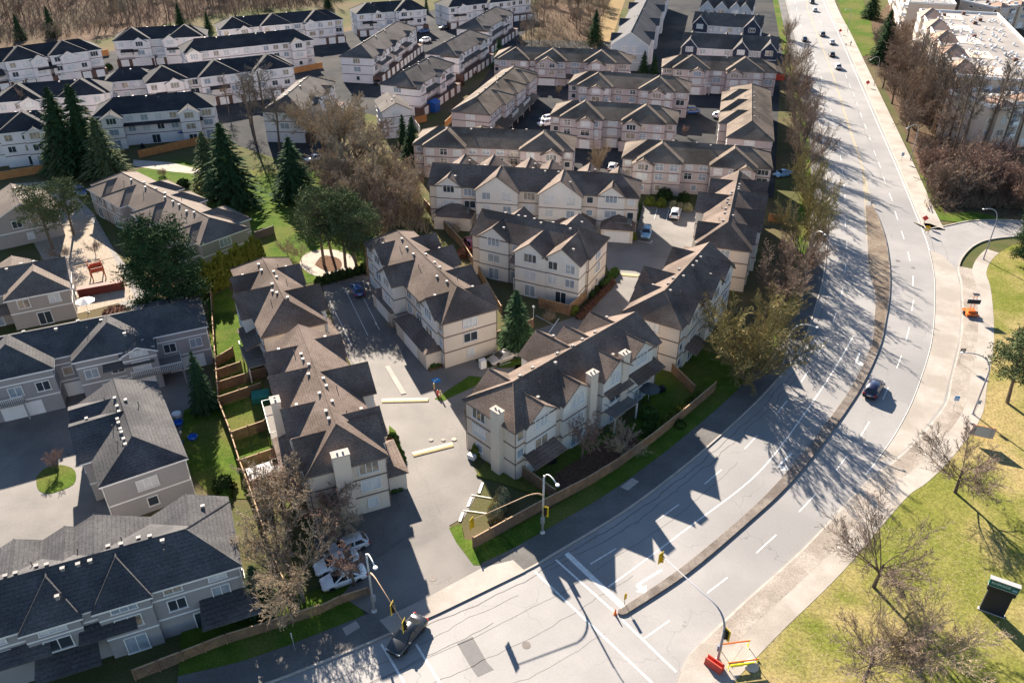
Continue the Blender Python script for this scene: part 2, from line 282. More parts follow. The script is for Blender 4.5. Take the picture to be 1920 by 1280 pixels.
# ---- main road: kerb lines, median, edge line (all in plan metres)
LK = catmull([(-29.47,41.69), (-22.98,43.66), (-15.93,47.07), (-11.50,49.42), (-7.49,51.70), (-2.54,54.71), (1.67,57.27), (4.54,59.38), (12.84,65.77), (20.58,72.93), (25.52,78.01), (30.06,82.89), (34.83,88.42), (39.85,94.88), (44.35,102.01), (49.85,113.34), (53.74,122.01), (58.47,134.60), (63.19,148.49), (71.02,173.14), (76.26,191.34), (82.35,214.33), (90.80,250.82), (105.69,313.53), (123.72,387.89), (159.17,531.05), (217.90,766.85)], 6)
FL = catmull([(144.39,401.74), (137.27,374.87), (122.24,313.53), (107.67,255.24), (95.59,206.93), (87.47,174.16), (81.50,151.16), (77.57,136.20), (73.72,124.59), (70.10,115.83), (63.27,101.56), (55.27,88.42), (49.51,80.35), (44.93,74.87), (42.29,71.98)], 6)
YL = catmull([(171.71,531.05), (133.12,387.89), (126.86,366.22), (114.26,313.53), (100.34,255.24), (87.92,206.93), (83.53,189.38), (79.34,173.14), (73.42,154.74)], 6)
RK = catmull([(14.12,41.69), (14.95,44.30), (16.21,46.67), (17.84,48.40), (23.05,53.18), (31.34,60.43), (42.19,71.05), (46.36,74.18), (51.31,78.64), (57.88,85.66), (61.84,92.22), (67.45,101.56), (71.73,109.93), (76.09,119.52), (78.11,124.99), (81.51,130.19), (86.30,135.05), (91.56,137.59), (101.54,139.24)], 6)
RK2 = catmull([(104.57,144.63), (96.73,145.64), (90.17,145.13), (84.42,142.88), (80.36,141.40)], 5)+catmull([(79.43,140.92), (81.94,151.43), (87.95,174.16), (96.29,206.93), (108.51,255.24), (123.24,313.53), (138.44,374.87), (164.35,467.42), (216.08,645.58)], 6)
road_pts = [tuple(p) for p in LK]+[tuple(p) for p in RK2[::-1]]+[tuple(p) for p in RK[::-1]]
road = sheet('road', road_pts, 'asphalt', z=.002+ZL[0]); ZR = ZL[0]+.002
ZL[0] = ZR
def strip(name, P, d0, d1, z0, z1, m, parent=None, kind=True, m2=None):
    """raised or flush band between two offsets of a polyline"""
    A = offset(P, d0); B = offset(P, d1); mb = MB(); n = len(P)
    vs = [(a.x,a.y,z1) for a in A]+[(b.x,b.y,z1) for b in B]
    fs = [(i, n+i, n+i+1, i+1) if d1 < d0 else (i, i+1, n+i+1, n+i) for i in range(n-1)]
    mb.add(vs, fs)
    if z0 is not None:
        for Q, flip in ((A, d1 < d0), (B, d1 > d0)):
            vs = [(q.x,q.y,z1) for q in Q]+[(q.x,q.y,z0) for q in Q]
            mb.add(vs, [(i, i+1, n+i+1, n+i) if flip else (i, n+i, n+i+1, i+1) for i in range(n-1)], 0 if m2 is None else 1)
    o = mb.build(name, m if m2 is None else [m, m2], parent)
    return tag(o, kind='structure') if not parent else o
ZK = ZR+.13
strip('kerb', LK, .02, .22, 0, ZK, 'kerb')
strip('pavement', LK, .22, 3.3, 0, ZK-.006, 'walk_concrete')
strip('verge_lawn', LK[37:], 3.3, 5.6, 0, ZK-.02, 'lawn')
strip('verge_lawn', LK[:17], 3.3, 8.5, 0, ZK-.02, 'lawn')
# dropped crossing over the drive mouth
sheet('drive_apron', [(-11.49,49.36), (-7.13,51.83), (-2.54,54.64), (1.39,57.06), (0.11,58.57), (-3.06,57.56), (-8.31,53.84), (-12.89,50.95)], 'concrete', z=ZK+.004)
sheet('drive_throat', [(-17.15,53.84), (-12.89,50.95), (-8.31,53.84), (-3.06,57.56), (-3.97,59.46), (-6.59,63.15), (-10.52,62.52), (-15.10,57.99)], 'lot_asphalt', z=ZK+.002)
# right-hand kerb and walks
strip('kerb', RK, -.02, -.25, 0, ZK, 'kerb'); strip('kerb', RK2, -.02, -.25, 0, ZK, 'kerb')
strip('boulevard_strip', RK[:86], -.25, -2.3, 0, ZK-.004, 'brick_strip')
strip('pavement', RK[:96], -2.3, -4.5, 0, ZK-.008, 'concrete')
strip('pavement', RK2[20:], -.25, -3.6, 0, ZK-.004, 'concrete')
EDGE = offset(RK, -4.4)
tag(MB().poly([tuple(p) for p in EDGE[4:96]]+[(93.00,134.60), (137.88,141.65), (169.48,93.14), (100.50,38.30), (14.64,37.39)], ZK-.03).build('park_lawn', 'park_grass'), kind='structure')
sheet('corner_paving', [(16.21,46.67), (17.82,48.29), (21.80,48.05), (19.54,45.38), (15.90,41.69), (14.31,41.69), (15.05,44.30)], 'concrete', z=ZK+.004)
sheet('bus_bay_concrete', [tuple(p) for p in FL[42:80]]+[(44.90,74.28), (46.75,74.67), (51.67,79.17), (57.90,86.01), (61.81,92.48), (67.28,101.56), (71.56,109.93), (75.73,119.14), (77.83,124.99), (77.85,130.63), (76.39,132.37)], 'concrete', z=ZR+.004)
# median island: narrow by the crossing, wide and planted further on
ML = catmull([(72.16,152.52), (69.25,144.12), (66.49,136.20), (62.73,125.39), (60.20,115.83), (56.96,107.79), (53.54,100.09), (47.78,90.93), (43.31,84.84), (37.25,77.29), (31.70,70.87), (26.61,65.60), (17.97,57.78), (10.81,52.34)], 6)
MR = catmull([(73.67,153.07), (72.63,146.67), (69.98,136.20), (66.39,125.39), (62.59,115.83), (58.80,107.79), (54.90,100.09), (48.78,90.42), (43.98,83.91), (37.73,76.07), (32.21,69.77), (26.98,64.69), (18.37,56.92), (11.21,51.70)], 6)
tag(MB().slab([tuple(p) for p in MR]+[(10.78,51.58), (10.38,51.77), (10.48,52.15)]+[tuple(p) for p in ML[::-1]], 0, ZR+.2).build('median_kerb', 'median_concrete'), kind='structure')
cen = [(a+b)/2 for a, b in zip(ML, MR)]
mi = [(b+(a-b)*(1-.22/max(.5,(a-b).length))) for a, b in zip(ML, MR)]; mj = [(a+(b-a)*(1-.22/max(.5,(a-b).length))) for a, b in zip(ML, MR)]
tag(MB().poly([tuple(p) for p in mj[1:38]]+[tuple(p) for p in mi[1:38][::-1]], ZR+.205).build('median_soil', 'median_soil'), kind='structure')
# ---- painted markings, each a piece of the road
def mark(name, pts, z=None, m='paint'): return MB().poly(pts, ZR+.004 if z is None else z).build(name, m, road)
def quadline(a, b, w):
    a, b = Vector(a), Vector(b); t = (b-a).normalized(); n = Vector((-t.y, t.x))*w/2
    return [tuple(a-n), tuple(b-n), tuple(b+n), tuple(a+n)]
def pline(name, P, w, m='paint'): return strip(name, P, -w/2, w/2, None, ZR+.004, m, road)
pline('edge_line', FL, .16)
pline('centre_line', offset(YL, .14), .13, 'yellow_paint'); pline('centre_line', offset(YL, -.14), .13, 'yellow_paint')
pline('turn_line', catmull([(9.78,55.12), (12.57,57.42), (19.44,63.31), (27.85,70.59), (33.21,76.68), (41.30,87.45), (47.70,96.53), (51.99,103.07)], 6), .16)
pline('median_line', catmull([(79.47,173.82), (72.16,152.52), (66.49,136.20)], 5), .1, 'yellow_paint'); pline('median_line', catmull([(79.59,173.82), (74.21,153.90), (70.18,136.20)], 5), .1, 'yellow_paint')
for a, b in [((8.23,58.14),(11.16,60.28)), ((15.99,64.28),(19.08,66.96)), ((22.69,70.32),(25.25,72.83)), ((28.96,76.68),(31.22,79.28)), ((35.03,83.91),(37.15,86.61)), ((40.33,90.93),(42.11,93.54)), ((45.19,98.36),(47.14,101.41)), ((50.22,106.98),(51.79,110.10)), ((54.14,114.93),(55.57,118.02)), ((57.88,123.59),(59.20,126.83)), ((61.40,132.81),(62.78,136.43)), ((64.48,142.14),(65.89,146.15)), ((68.99,155.30),(70.20,158.74)), ((71.23,162.01),(72.18,165.07)), ((74.07,171.15),(75.11,174.83)), ((76.55,179.36),(77.68,183.34)), ((79.64,189.77),(80.60,193.33)), ((82.32,199.52),(83.21,202.95)), ((84.61,208.28),(85.59,212.44)), ((87.22,217.71),(88.11,221.69)), ((89.73,227.88),(90.70,232.18)), ((95.40,250.82),(96.30,254.60)), ((97.70,260.46),(98.66,264.49)), ((99.92,270.05),(101.00,275.07)), ((102.53,281.02),(103.69,286.41)), ((106.40,298.59),(107.61,303.72)), ((112.44,327.85),(114.07,333.91)), ((115.76,342.30),(117.96,351.07)), ((120.50,360.26),(122.78,368.66)), ((124.93,377.41),(127.82,387.89)),
             ((19.72,54.37),(22.22,56.36)), ((26.05,59.68),(28.87,62.28)), ((32.44,65.77),(35.21,68.61)), ((38.94,72.64),(41.25,75.37)), ((44.24,79.06),(46.54,82.10)), ((50.13,86.84),(51.96,89.67)), ((55.04,94.34),(57.08,97.65)), ((59.33,101.56),(61.56,105.55)), ((63.94,110.43),(65.81,114.05)), ((67.63,118.77),(69.25,122.40)), ((71.07,128.07),(72.21,131.71)), ((73.76,137.12),(74.72,140.68)), ((76.12,145.90),(77.28,150.08)), ((78.83,155.30),(79.88,159.62)), ((81.36,165.38),(82.25,168.87)), ((83.85,174.49),(84.83,178.30)), ((85.86,182.60),(86.77,186.32)), ((88.95,194.14),(89.79,197.42)), ((91.18,202.95),(92.08,206.48)), ((93.58,212.44),(94.72,216.74)), ((96.17,222.70),(97.18,226.31)), ((98.69,232.18),(99.82,236.61)), ((100.83,241.19),(101.82,245.32)), ((103.56,252.07),(104.85,257.17)), ((115.56,303.72),(116.64,308.11)), ((122.63,334.94),(124.25,341.23)), ((126.20,349.96),(128.47,359.09)), ((12.62,49.00),(15.34,51.01))]:
    mark('lane_dash', quadline(a, b, .14))
mark('stop_line', quadline((5.80,59.60), (11.10,52.53), .62))
for a, b in (((2.38,57.13),(12.64,44.30)), ((4.62,58.72),(10.05,52.09)), ((10.73,51.14),(15.04,45.38)), ((-12.37,48.35),(-9.74,44.30)), ((-9.09,48.35),(-6.46,44.19))): mark('crosswalk_line', quadline(a, b, .22))
def arrow(p, t, s=1., turn=1):
    """left-turn arrow painted on the lane"""
    p, t = Vector(p), Vector(t).normalized(); n = Vector((-t.y, t.x))*turn
    q = lambda f, l: tuple(p+t*f*s+n*l*s)
    mark('lane_arrow', [q(-2.3,-.12), q(.45,-.12), q(.45,.12), q(-2.3,.12)][::turn])
    mark('lane_arrow', [q(.45,-.12), q(.95,.02), q(.95,.55), q(.45,.55)][::turn], ZR+.008)
    mark('lane_arrow', [q(.05,.5), q(1.35,.5), q(.7,1.25)][::turn], ZR+.012)
arrow((13.46,55.87), Vector((11.02,54.17))-Vector((13.46,55.87)), 1.15, 1); arrow((32.87,74.09), Vector((30.54,71.70))-Vector((32.87,74.09)), 1.1, 1); arrow((50.05,96.39), Vector((48.12,93.14))-Vector((50.05,96.39)), 1.1, 1)
# repairs and covers in the carriageway
for pts in ([(-5.21,48.40), (-3.77,49.18), (-2.27,46.33), (-3.83,45.94)], [(-3.83,45.94), (-2.27,46.33), (-1.66,45.61), (-3.11,44.84)]): mark('asphalt_patch', pts, ZR+.003, 'patch')
for c, r in (((1.36,48.23), .42), ((-8.18,56.15), .45), ((68.88,128.07), .4), ((70.51,125.39), .35)):
    MB().lathe([(r, 0), (r, .012)], 14, (c[0], c[1], ZR+.003)).build('manhole_cover', 'iron', road)
court = [o for o in bpy.data.objects if o.name.startswith('court_asphalt')][3]
ZC = ZR+.004
def cmark(name, pts, m='paint', z=ZC): return MB().poly(pts, z).build(name, m, court)
for c, r in (((-8.18,56.15), .45), ((-10.24,78.43), .3), ((-8.69,78.43), .28), ((-7.35,78.54), .34)): MB().lathe([(r, 0), (r, .012)], 14, (c[0], c[1], ZK+.006 if r == .45 else ZC)).build('manhole_cover', 'iron' if r > .4 else 'concrete', court)
for a, b, w in (((-4.70,68.53),(-1.04,67.65),.12), ((-5.50,66.02),(-1.80,65.35),.12), ((-3.46,70.59),(-3.84,68.79),.3), ((-4.68,68.09),(-5.04,66.62),.3), ((-5.54,65.69),(-5.83,64.28),.3), ((-29.24,112.48),(-23.87,100.09),.1), ((-27.84,117.29),(-21.93,103.07),.1), ((-24.96,116.01),(-20.36,104.61),.1),
                ((3.72,109.10),(6.79,105.86),.12), ((5.63,103.83),(7.40,108.11),.18), ((-3.51,94.21),(-0.15,95.84),.12), ((29.48,151.43),(28.19,146.41),.12), ((31.78,150.89),(30.39,145.64),.12), ((34.17,150.35),(32.61,145.13),.12), ((23.59,136.43),(25.72,135.28),.12), ((25.72,135.28),(26.29,136.43),.15)):
    cmark('bay_line', quadline(a, b, w))
def hump(a, b):
    a, b = Vector(a), Vector(b); t = (b-a).normalized(); n = Vector((-t.y, t.x)); mb = MB(); pr = [(-.45,.0),(-.3,.045),(-.1,.075),(.1,.075),(.3,.045),(.45,.0)]
    mb.add([(e.x+n.x*y, e.y+n.y*y, ZR+z) for e in (a, b) for y, z in pr], [(i, 6+i, 7+i, i+1) for i in range(5)]); mb.build('speed_hump', 'yellow_paint', court)
hump((-17.57,86.61), (-11.32,86.84)); hump((-12.24,75.57), (-7.42,77.50)); hump((18.95,122.99), (21.83,122.40))
cmark('disabled_bay_marking', [(-11.37,91.57), (-10.36,92.09), (-9.83,91.06), (-10.83,90.55)], 'blue_paint', ZC)
cmark('wheelchair_symbol', [(-11.00,91.25), (-10.83,91.41), (-10.66,91.12), (-10.83,90.93)], 'paint', ZC+.004); cmark('wheelchair_symbol', quadline((-10.82,91.32), (-10.33,91.70), .18), 'paint', ZC+.004)
cmark('drain_channel', [(-18.22,94.75), (-17.64,95.02), (-14.44,88.30), (-15.14,88.06)], 'concrete', ZC)
# kerbed beds in the court
def bed(pts, m, label=None):
    mb = MB(); mb.slab(pts, 0, ZK+.02, 0); return tag(mb.build('planting_bed', m), kind='structure')
bed([(-5.62,63.71), (-5.22,61.74), (-3.69,59.46), (-3.18,57.85), (-4.02,57.85), (-6.06,61.12), (-6.94,63.15)], 'lawn')
bed([(-12.25,94.75), (-7.97,97.51), (-7.59,96.39), (-11.69,93.54)], 'bark_mulch'); bed([(-4.26,71.70), (-3.56,73.60), (0.32,71.24), (3.39,68.17), (1.86,68.79), (-1.57,70.59)], 'lawn')
bed([(-15.85,81.11), (-14.89,80.02), (-12.86,74.09), (-13.63,72.93), (-15.30,75.87)], 'lawn')

# sealed seams wandering along the lanes
def seam(P, w=.07, amp=.12, seed=1):
    r = random.Random(seed); Q = []; k = 0
    for p, t in along(P, .8):
        k = k*.8+r.gauss(0, amp); Q.append(p+Vector((-t.y, t.x))*k)
    A = offset(Q, -w/2); B = offset(Q, w/2); n = len(Q); mb = MB(); mb.add([(a.x,a.y,ZR+.003) for a in A]+[(b.x,b.y,ZR+.003) for b in B], [(i,i+1,n+i+1,n+i) for i in range(n-1)]); mb.build('sealed_seam', 'seam', road)
seam(offset(LK, -.9)[22:100], .11, .10, 1); seam(offset(LK, -1.5)[40:78], .09, .12, 2); seam(offset(LK, -4.1)[10:60], .06, .05, 3); seam(offset(LK, -6.9)[8:46], .06, .09, 4); seam(offset(LK, -10.6)[0:40], .05, .10, 5); seam(offset(LK, -3.9)[2:30], .08, .08, 6); seam(offset(LK, -2.2)[4:34], .06, .12, 7)
seam(offset(FL, .9)[6:70], .07, .06, 8); seam(offset(FL, 2.6)[4:50], .05, .10, 10); seam(offset(YL, -5.2)[4:40], .06, .08, 11); seam(offset(YL, 3.6)[4:44], .06, .1, 12)

# ---------------------------------------------------------------- townhouse blocks
def roof_piece(T, u0, u1, w, ze, pitch, e0, e1, ov=.35, th=.2, hk=.9):
    """two slopes over a strip; T maps (u, v, z); ends: h hip, g gable, n buried"""
    if e1 == 'H': e1 = 'h'; hk = 1.72
    Wd = w+ov; zl = ze-ov*pitch; zr = ze+w*pitch
    ua = u0-(ov if e0 != 'n' else 0); ub = u1+(ov if e1 != 'n' else 0)
    ra = u0+w*hk if e0 == 'h' else ua; rb = u1-w*hk if e1 == 'h' else ub
    if ra > rb: ra = rb = (ra+rb)/2
    top = [(ua,-Wd,zl),(ub,-Wd,zl),(ub,Wd,zl),(ua,Wd,zl),(ra,0,zr),(rb,0,zr)]
    vs = top+[(a,b,c-th) for a,b,c in top]; mb = MB()
    f = [(0,1,5,4),(2,3,4,5)]; b = [(6,10,11,7),(8,11,10,9)]; e = [(1,0,6,7),(3,2,8,9)]
    if e0 == 'h': f.append((3,0,4)); b.append((9,10,6)); e.append((0,3,9,6))
    else: e += [(0,4,10,6),(4,3,9,10)]
    if e1 == 'h': f.append((1,2,5)); b.append((7,11,8)); e.append((2,1,7,8))
    else: e += [(5,1,7,11),(2,5,11,8)]
    V = [T(*p) for p in vs]
    mb.add(V, f, 0); n = 0
    mb.f += [tuple(i for i in q) for q in b+e]; mb.m += [1]*len(b+e)
    lines = [(4,5)]+([(0,4),(3,4)] if e0 == 'h' else [])+([(1,5),(2,5)] if e1 == 'h' else [])
    for i, j in lines:   # ridge and hip cap courses
        p, q = Vector(V[i]), Vector(V[j])
        if (q-p).length > .3: mb.tube([p+Vector((0,0,.01)), q+Vector((0,0,.01))], .085, 4, 0)
    return mb
_wm = {}
def window(parent, x, y, z, rz, w, h, kind, frame='white', glass=None):
    """frame with mullions, its pane a sub-part; meshes shared by size"""
    key = (round(w,1), round(h,1), kind, frame)
    if key not in _wm:
        mb = MB(); t = .09; d = .11
        mb.box(-w/2-t-.05, w/2+t+.05, -d-.05, 0, -t, 0).box(-w/2-t, w/2+t, -d, 0, h, h+t).box(-w/2-t, -w/2, -d, 0, 0, h).box(w/2, w/2+t, -d, 0, 0, h)
        k = {'s': 1, 'd': 2, 't': 3, 'p': 2, 'g': 2}[kind]
        for i in range(1, k): mb.box(-w/2+w*i/k-.035, -w/2+w*i/k+.035, -d+.01, -.005, 0, h)
        if kind in 'g': mb.box(-w/2, w/2, -d+.015, -.005, h*.62, h*.62+.06)
        _wm[key] = (mb.mesh('window', frame), {})
    me, pm = _wm[key]
    gl = glass or random.choice(('glass_dark','glass_dark','glass_pale','glass_pale','glass_blind','glass_blind','glass_warm'))
    if gl not in pm: pm[gl] = MB().box(-w/2+.01, w/2-.01, -.035, -.004, .01, h-.01).mesh('pane', gl)
    o = obj('patio_door' if kind == 'p' else 'window', me, parent, (x, y, z), rz); obj('pane', pm[gl], o); return o
_gm = {}
def garage(parent, x, y, rz, w, h=2.1):
    k = round(w,1)
    if k not in _gm:
        mb = MB()
        for i in range(4): mb.box(-w/2, w/2, -.05, -.005, h*i/4+.012, h*(i+1)/4-.012)
        mb.box(-w/2, w/2, -.03, -.004, 0, h); _gm[k] = mb.mesh('garage_door', 'white')
    return obj('garage_door', _gm[k], parent, (x, y, .05), rz)
STY = {'T': dict(wall='wall_tan', wing='wall_grey_stucco', trim='trim_brown', roof='roof_tan', fascia='fascia_brown', fl=2.55),
       'P': dict(wall='wall_pink', wing='wall_pink', trim='trim_brown', roof='roof_pink', fascia='fascia_brown', fl=2.4),
       'W': dict(wall='wall_white', wing='wall_white', trim='trim_brown', roof='roof_dark', fascia='white', fl=2.6),
       'V': dict(wall='wall_white', wing='wall_white', trim='trim_brown', roof='roof_grey', fascia='fascia_brown', fl=2.6),
       'N': dict(wall='wall_white', wing='wall_navy', trim='white', roof='roof_charcoal', fascia='white', fl=2.7),
       'G': dict(wall='wall_taupe', wing='wall_taupe', trim='white', roof='roof_taupe', fascia='white', fl=2.7),
       'K': dict(wall='wall_grey', wing='wall_grey', trim='white', roof='roof_slate', fascia='white', fl=2.6),
       'C': dict(wall='wall_cream', wing='wall_cream', trim='white', roof='roof_terracotta', fascia='white', fl=3.0)}
_vent = MB().box(-.16,.16,-.14,.14,-.3,.14,0).box(-.2,.2,-.17,.17,.14,.19,0).mesh('roof_vent', 'vent')
_pipe = MB().tube([(0,0,-.3),(0,0,.55)], .05, 6).mesh('vent_pipe', 'vent_dark')
def building(n, st, o, a, L, D, e, pi, ends, hk, w, label, cat='townhouse', near='patio', ridges=(), vents=6, chim=(), wallm=None, wingm=None, roofm=None, group=None, wins=True, far=False, decks=(), low=()):
    S = dict(STY[st]); S['wall'] = wallm or S['wall']; S['wing'] = wingm or S['wing']; S['roof'] = roofm or S['roof']
    rs = random.Random(n); random.seed(n)
    root = thing('townhouse_block' if cat == 'townhouse' else cat.replace(' ', '_'), label, cat, (o[0], o[1], 0), R(a), group)
    hD = D/2; fl = S['fl']; nf = max(2, int(round(e/fl)))
    # walls
    mb = MB(); zt = e-.1; mb.box(0, L, -hD, hD, -.3, zt)
    tri = lambda p, q, r, d: mb.add([p, q, r, tuple(Vector(p)+d), tuple(Vector(q)+d), tuple(Vector(r)+d)], [(0,1,2),(5,4,3),(0,3,4,1),(1,4,5,2),(2,5,3,0)])
    if ends[0] == 'g': tri((.0,-hD,zt),(.0,hD,zt),(.0,0,e+hD*pi-.12), Vector((.2,0,0)))
    if ends[1] == 'g': tri((L,-hD,zt),(L,hD,zt),(L,0,e+hD*pi-.12), Vector((-.2,0,0)))
    mb.build('wall', S['wall'], root)
    tr = MB()
    if st != 'C':
        for k in range(1, nf):
            z = k*fl
            if z < e-.8: tr.box(-.035, L+.035, -hD-.035, hD+.035, z-.09, z+.09)
    # main roof
    I = lambda u, v, z: (u, v, z)
    if ends == 'ff':
        rm = MB().box(-.05, L+.05, -hD-.05, hD+.05, e-.12, e+.02, 0)
        for q in ((-.1,L+.1,-hD-.1,-hD+.25),(-.1,L+.1,hD-.25,hD+.1),(-.1,.25,-hD+.25,hD-.25),(L-.25,L+.1,-hD+.25,hD-.25)): rm.box(*q, e, e+.7, 1)
        main = rm.build('roof', ['roof_flat', 'white'], root)
    else: main = roof_piece(I, 0, L, hD, e, pi, ends[0], ends[1], hk=hk).build('roof', [S['roof'], S['fascia']], root)
    # cross wings
    occ = {1: [], -1: []}
    for wi, (s, u, wd, p, ty, eo, wp) in enumerate(w):
        jz = .012*(wi+1); fr = hD+p; ty != 'd' and occ[s].append((u-wd/2, u+wd/2, fr, eo, ty))
        y0, y1 = (0, fr) if s > 0 else (-fr, 0)
        wb = MB()
        if ty != 'd': wb.box(u-wd/2, u+wd/2, min(y0, y1), max(y0, y1), -.3-jz, e+eo-.1)
        if ty in 'gd':
            ap = (u, s*fr, e+eo+wd/2*wp-.14); l_, r_ = (u-wd/2, s*fr, e+eo-.1), (u+wd/2, s*fr, e+eo-.1)
            d = Vector((0, -s*.2, 0)); vs = [l_, r_, ap]; vs += [tuple(Vector(q)+d) for q in vs]
            wb.add(vs, [(0,1,2),(5,4,3),(0,3,4,1),(1,4,5,2),(2,5,3,0)])
        wb.build('wing_wall' if ty != 'd' else 'gable_face', S['wing'] if ty != 'd' else S['roof'], root)
        T = (lambda a_, b_, z, u=u, s=s: (u-s*b_, s*a_, z))
        rp = roof_piece(T, 0 if ends != 'ff' else fr-6.5, fr, wd/2, e+eo+jz, wp, 'n' if ends != 'ff' else 'h', ty, ov=.35, hk=hk).build('wing_roof', [S['roof'], S['fascia']], root)
        if st in 'TK' and wi % 2 == 0: obj('roof_vent', _vent, rp, (u+wd*.2, s*(fr-1.6), e+eo+jz+wd*.3*wp+.12))
        for k in range(1, nf):
            z = k*fl
            if z < e-.8 and st != 'C' and ty != 'd': tr.box(u-wd/2-.035, u+wd/2+.035, (min(y0,y1)-.035), (max(y0,y1)+.035), z-.085, z+.085)
    if tr.f: tr.build('belt_trim', S['trim'], root)
    # extra hip or ridge caps raised over the main roof
    for (u0, u1, wv, dz) in ridges:
        roof_piece(I, u0, u1, hD+wv, e+.02+dz, pi, 'h', 'h', hk=hk).build('roof', [S['roof'], S['fascia']], root)
        mbw = MB().box(u0, u1, -hD-wv, hD+wv, -.32, e+dz-.1); mbw.build('wing_wall', S['wing'], root)
        for s in (1,-1): occ[s].append((u0, u1, hD+wv, dz, 'h'))
    # windows, doors
    def col(x, y, rz, ws, kind, gable=False, s=-1, ez=None, wp=.5):
        """openings of one wall strip, storey by storey"""
        for k in range(nf):
            z = k*fl; top = k == nf-1
            if z+1.7 > (e if ez is None else ez)+(.9 if gable else .1): continue
            if k == 0:
                if kind == 'garage' and ws > 2.6:
                    if st in 'WV' and s < 0:
                        for i in range(max(1, int(ws/3.0))): garage(root, x-ws/2+ws*(i+.5)/max(1, int(ws/3.0)), -hD-2.204, rz, 2.4)
                    else: garage(root, x, y, rz, min(ws-.6, 4.8 if ws > 5.4 else 2.5))
                elif kind == 'patio' and ws > 2.4: window(root, x, y, .15, rz, 1.8, 2.0, 'p', glass=rs.choice(('glass_dark','glass_pale')))
                elif kind == 'win' and ws > 1.6: window(root, x, y, .9, rz, 1.0, 1.1, 's')
                continue
            if ws < 1.5: continue
            E0 = e if ez is None else ez; c, s_ = cos(rz), sin(rz)
            def fit(ww, hh, lift):   # keep the head of the opening below the eave or the gable slope
                lim = E0-.5 if not gable else E0-.35+max(0, ws/2-ww/2-.2)*wp
                zz = z+.85+lift
                if zz+hh+.12 > lim: zz = max(z+.55, lim-hh-.12)
                return zz, max(.7, min(hh, lim-.12-zz))
            lf = .45 if gable and top else 0
            if ws < 3.0: zz, hh = fit(min(1.1, ws-.5), 1.15, 0); window(root, x, y, zz, rz, min(1.1, ws-.5), hh, 's')
            elif ws < 5.8: ww = 2.1 if top or k % 2 else 1.3; zz, hh = fit(ww, 1.35, lf); window(root, x, y, zz, rz, ww, hh, 't' if top else 'd')
            else:
                m_ = max(2, int(ws/3.0)); zz, hh = fit(ws*.75, 1.3, 0)
                for i in range(m_):
                    dx = -ws/2+ws*(i+.5)/m_; window(root, x+c*dx, y+s_*dx, zz, rz, 1.5, hh, 'd' if st != 'P' else 'g')
    def gaps(iv, a0, a1):
        out = []; c = a0
        for q in sorted(iv):
            if q[0]-c > .4: out.append((c, q[0]))
            c = max(c, q[1])
        if a1-c > .4: out.append((c, a1))
        return out
    if wins:
        for s in (-1, 1):
            rz = 0 if s < 0 else pi_
            kd = near if s < 0 else ('garage' if near in ('patio', 'win') else 'patio')
            if far and s > 0: continue
            for (x0, x1, fr, eo, ty) in occ[s]: col((x0+x1)/2, s*(fr+.002), rz, x1-x0, kd, ty == 'g', s, e+eo, .5)
            for g0, g1 in gaps(occ[s], 0, L): col((g0+g1)/2, s*(hD+.002), rz, g1-g0, kd if g1-g0 > 2.5 else 'win')
        ev_ = 0 if not (chim and chim[0][0] < 0) else (-2.3 if chim[0][1] > 0 else 1.9)
        col(-.002, ev_, -pi_/2, D*.55 if not ev_ else 3.2, 'win'); col(L+.002, 0, pi_/2, D*.55, 'win')
    if st in 'WV' and near == 'garage': MB().box(-.02, L+.02, -hD-2.2, -hD+.3, -.3, 2.35).build('garage_wall', 'brick', root)
    # balconies between the wings, with rails
    for (s, u0, u1, pr, z) in decks:
        y0, y1 = (-hD-pr, -hD+.0) if s < 0 else (hD, hD+pr)
        dk = MB().box(u0, u1, y0, y1, z-.18, z).build('balcony', 'deck' if st in 'TK' else 'white', root)
        ra = MB(); yo = y0 if s < 0 else y1; rm_ = 'rail' if st == 'T' else 'white_metal'
        ra.box(u0, u1, yo-.03, yo+.03, z+.95, z+1.02); ra.box(u0, u0+.05, y0, y1, z+.95, z+1.02); ra.box(u1-.05, u1, y0, y1, z+.95, z+1.02)
        kx = int((u1-u0)/.22)
        for i in range(kx+1): ra.box(u0+(u1-u0)*i/kx-.018, u0+(u1-u0)*i/kx+.018, yo-.018, yo+.018, z, z+.95)
        ra.build('railing', rm_, dk)
        if z > 2:
            for uu in (u0+.1, u1-.1): MB().box(uu-.09, uu+.09, yo-.09+(.1 if s < 0 else -.1), yo+.09+(.1 if s < 0 else -.1), -.2, z-.18).build('post', S['wing'], root)
    # low pent and porch roofs
    for (s, u0, u1, pr, z, ty) in low:
        hd = hD; zt2 = z+pr*.42; y_ = lambda v: s*(hd+v)
        lo = MB()
        if ty == 'p':   # pent
            vs = [(u0-.2,y_(pr+.2),z),(u1+.2,y_(pr+.2),z),(u1-.0,y_(-.1),zt2),(u0+.0,y_(-.1),zt2)]; vs += [(q[0],q[1],q[2]-.16) for q in vs]
            f4 = [(0,1,2,3),(7,6,5,4),(1,0,4,5),(2,1,5,6),(0,3,7,4)]
            lo.add(vs, f4 if s < 0 else [q[::-1] for q in f4], 0)
        else:           # hipped porch over a projecting ground storey
            vs = [(u0-.3,y_(pr+.3),z),(u1+.3,y_(pr+.3),z),(u1+.3,y_(-.1),z),(u0-.3,y_(-.1),z),(u0+pr*.75,y_(.15),zt2),(u1-pr*.75,y_(.15),zt2)]
            f4 = [(0,1,5,4),(1,2,5),(3,0,4),(2,3,4,5),(3,2,1,0)]
            lo.add(vs, f4 if s < 0 else [q[::-1] for q in f4], 0)
            ya, yb = sorted((y_(-.2), y_(pr)))
            MB().box(u0, u1, ya, yb, -.31, z-.02).build('garage_wall', S['wall'], root)
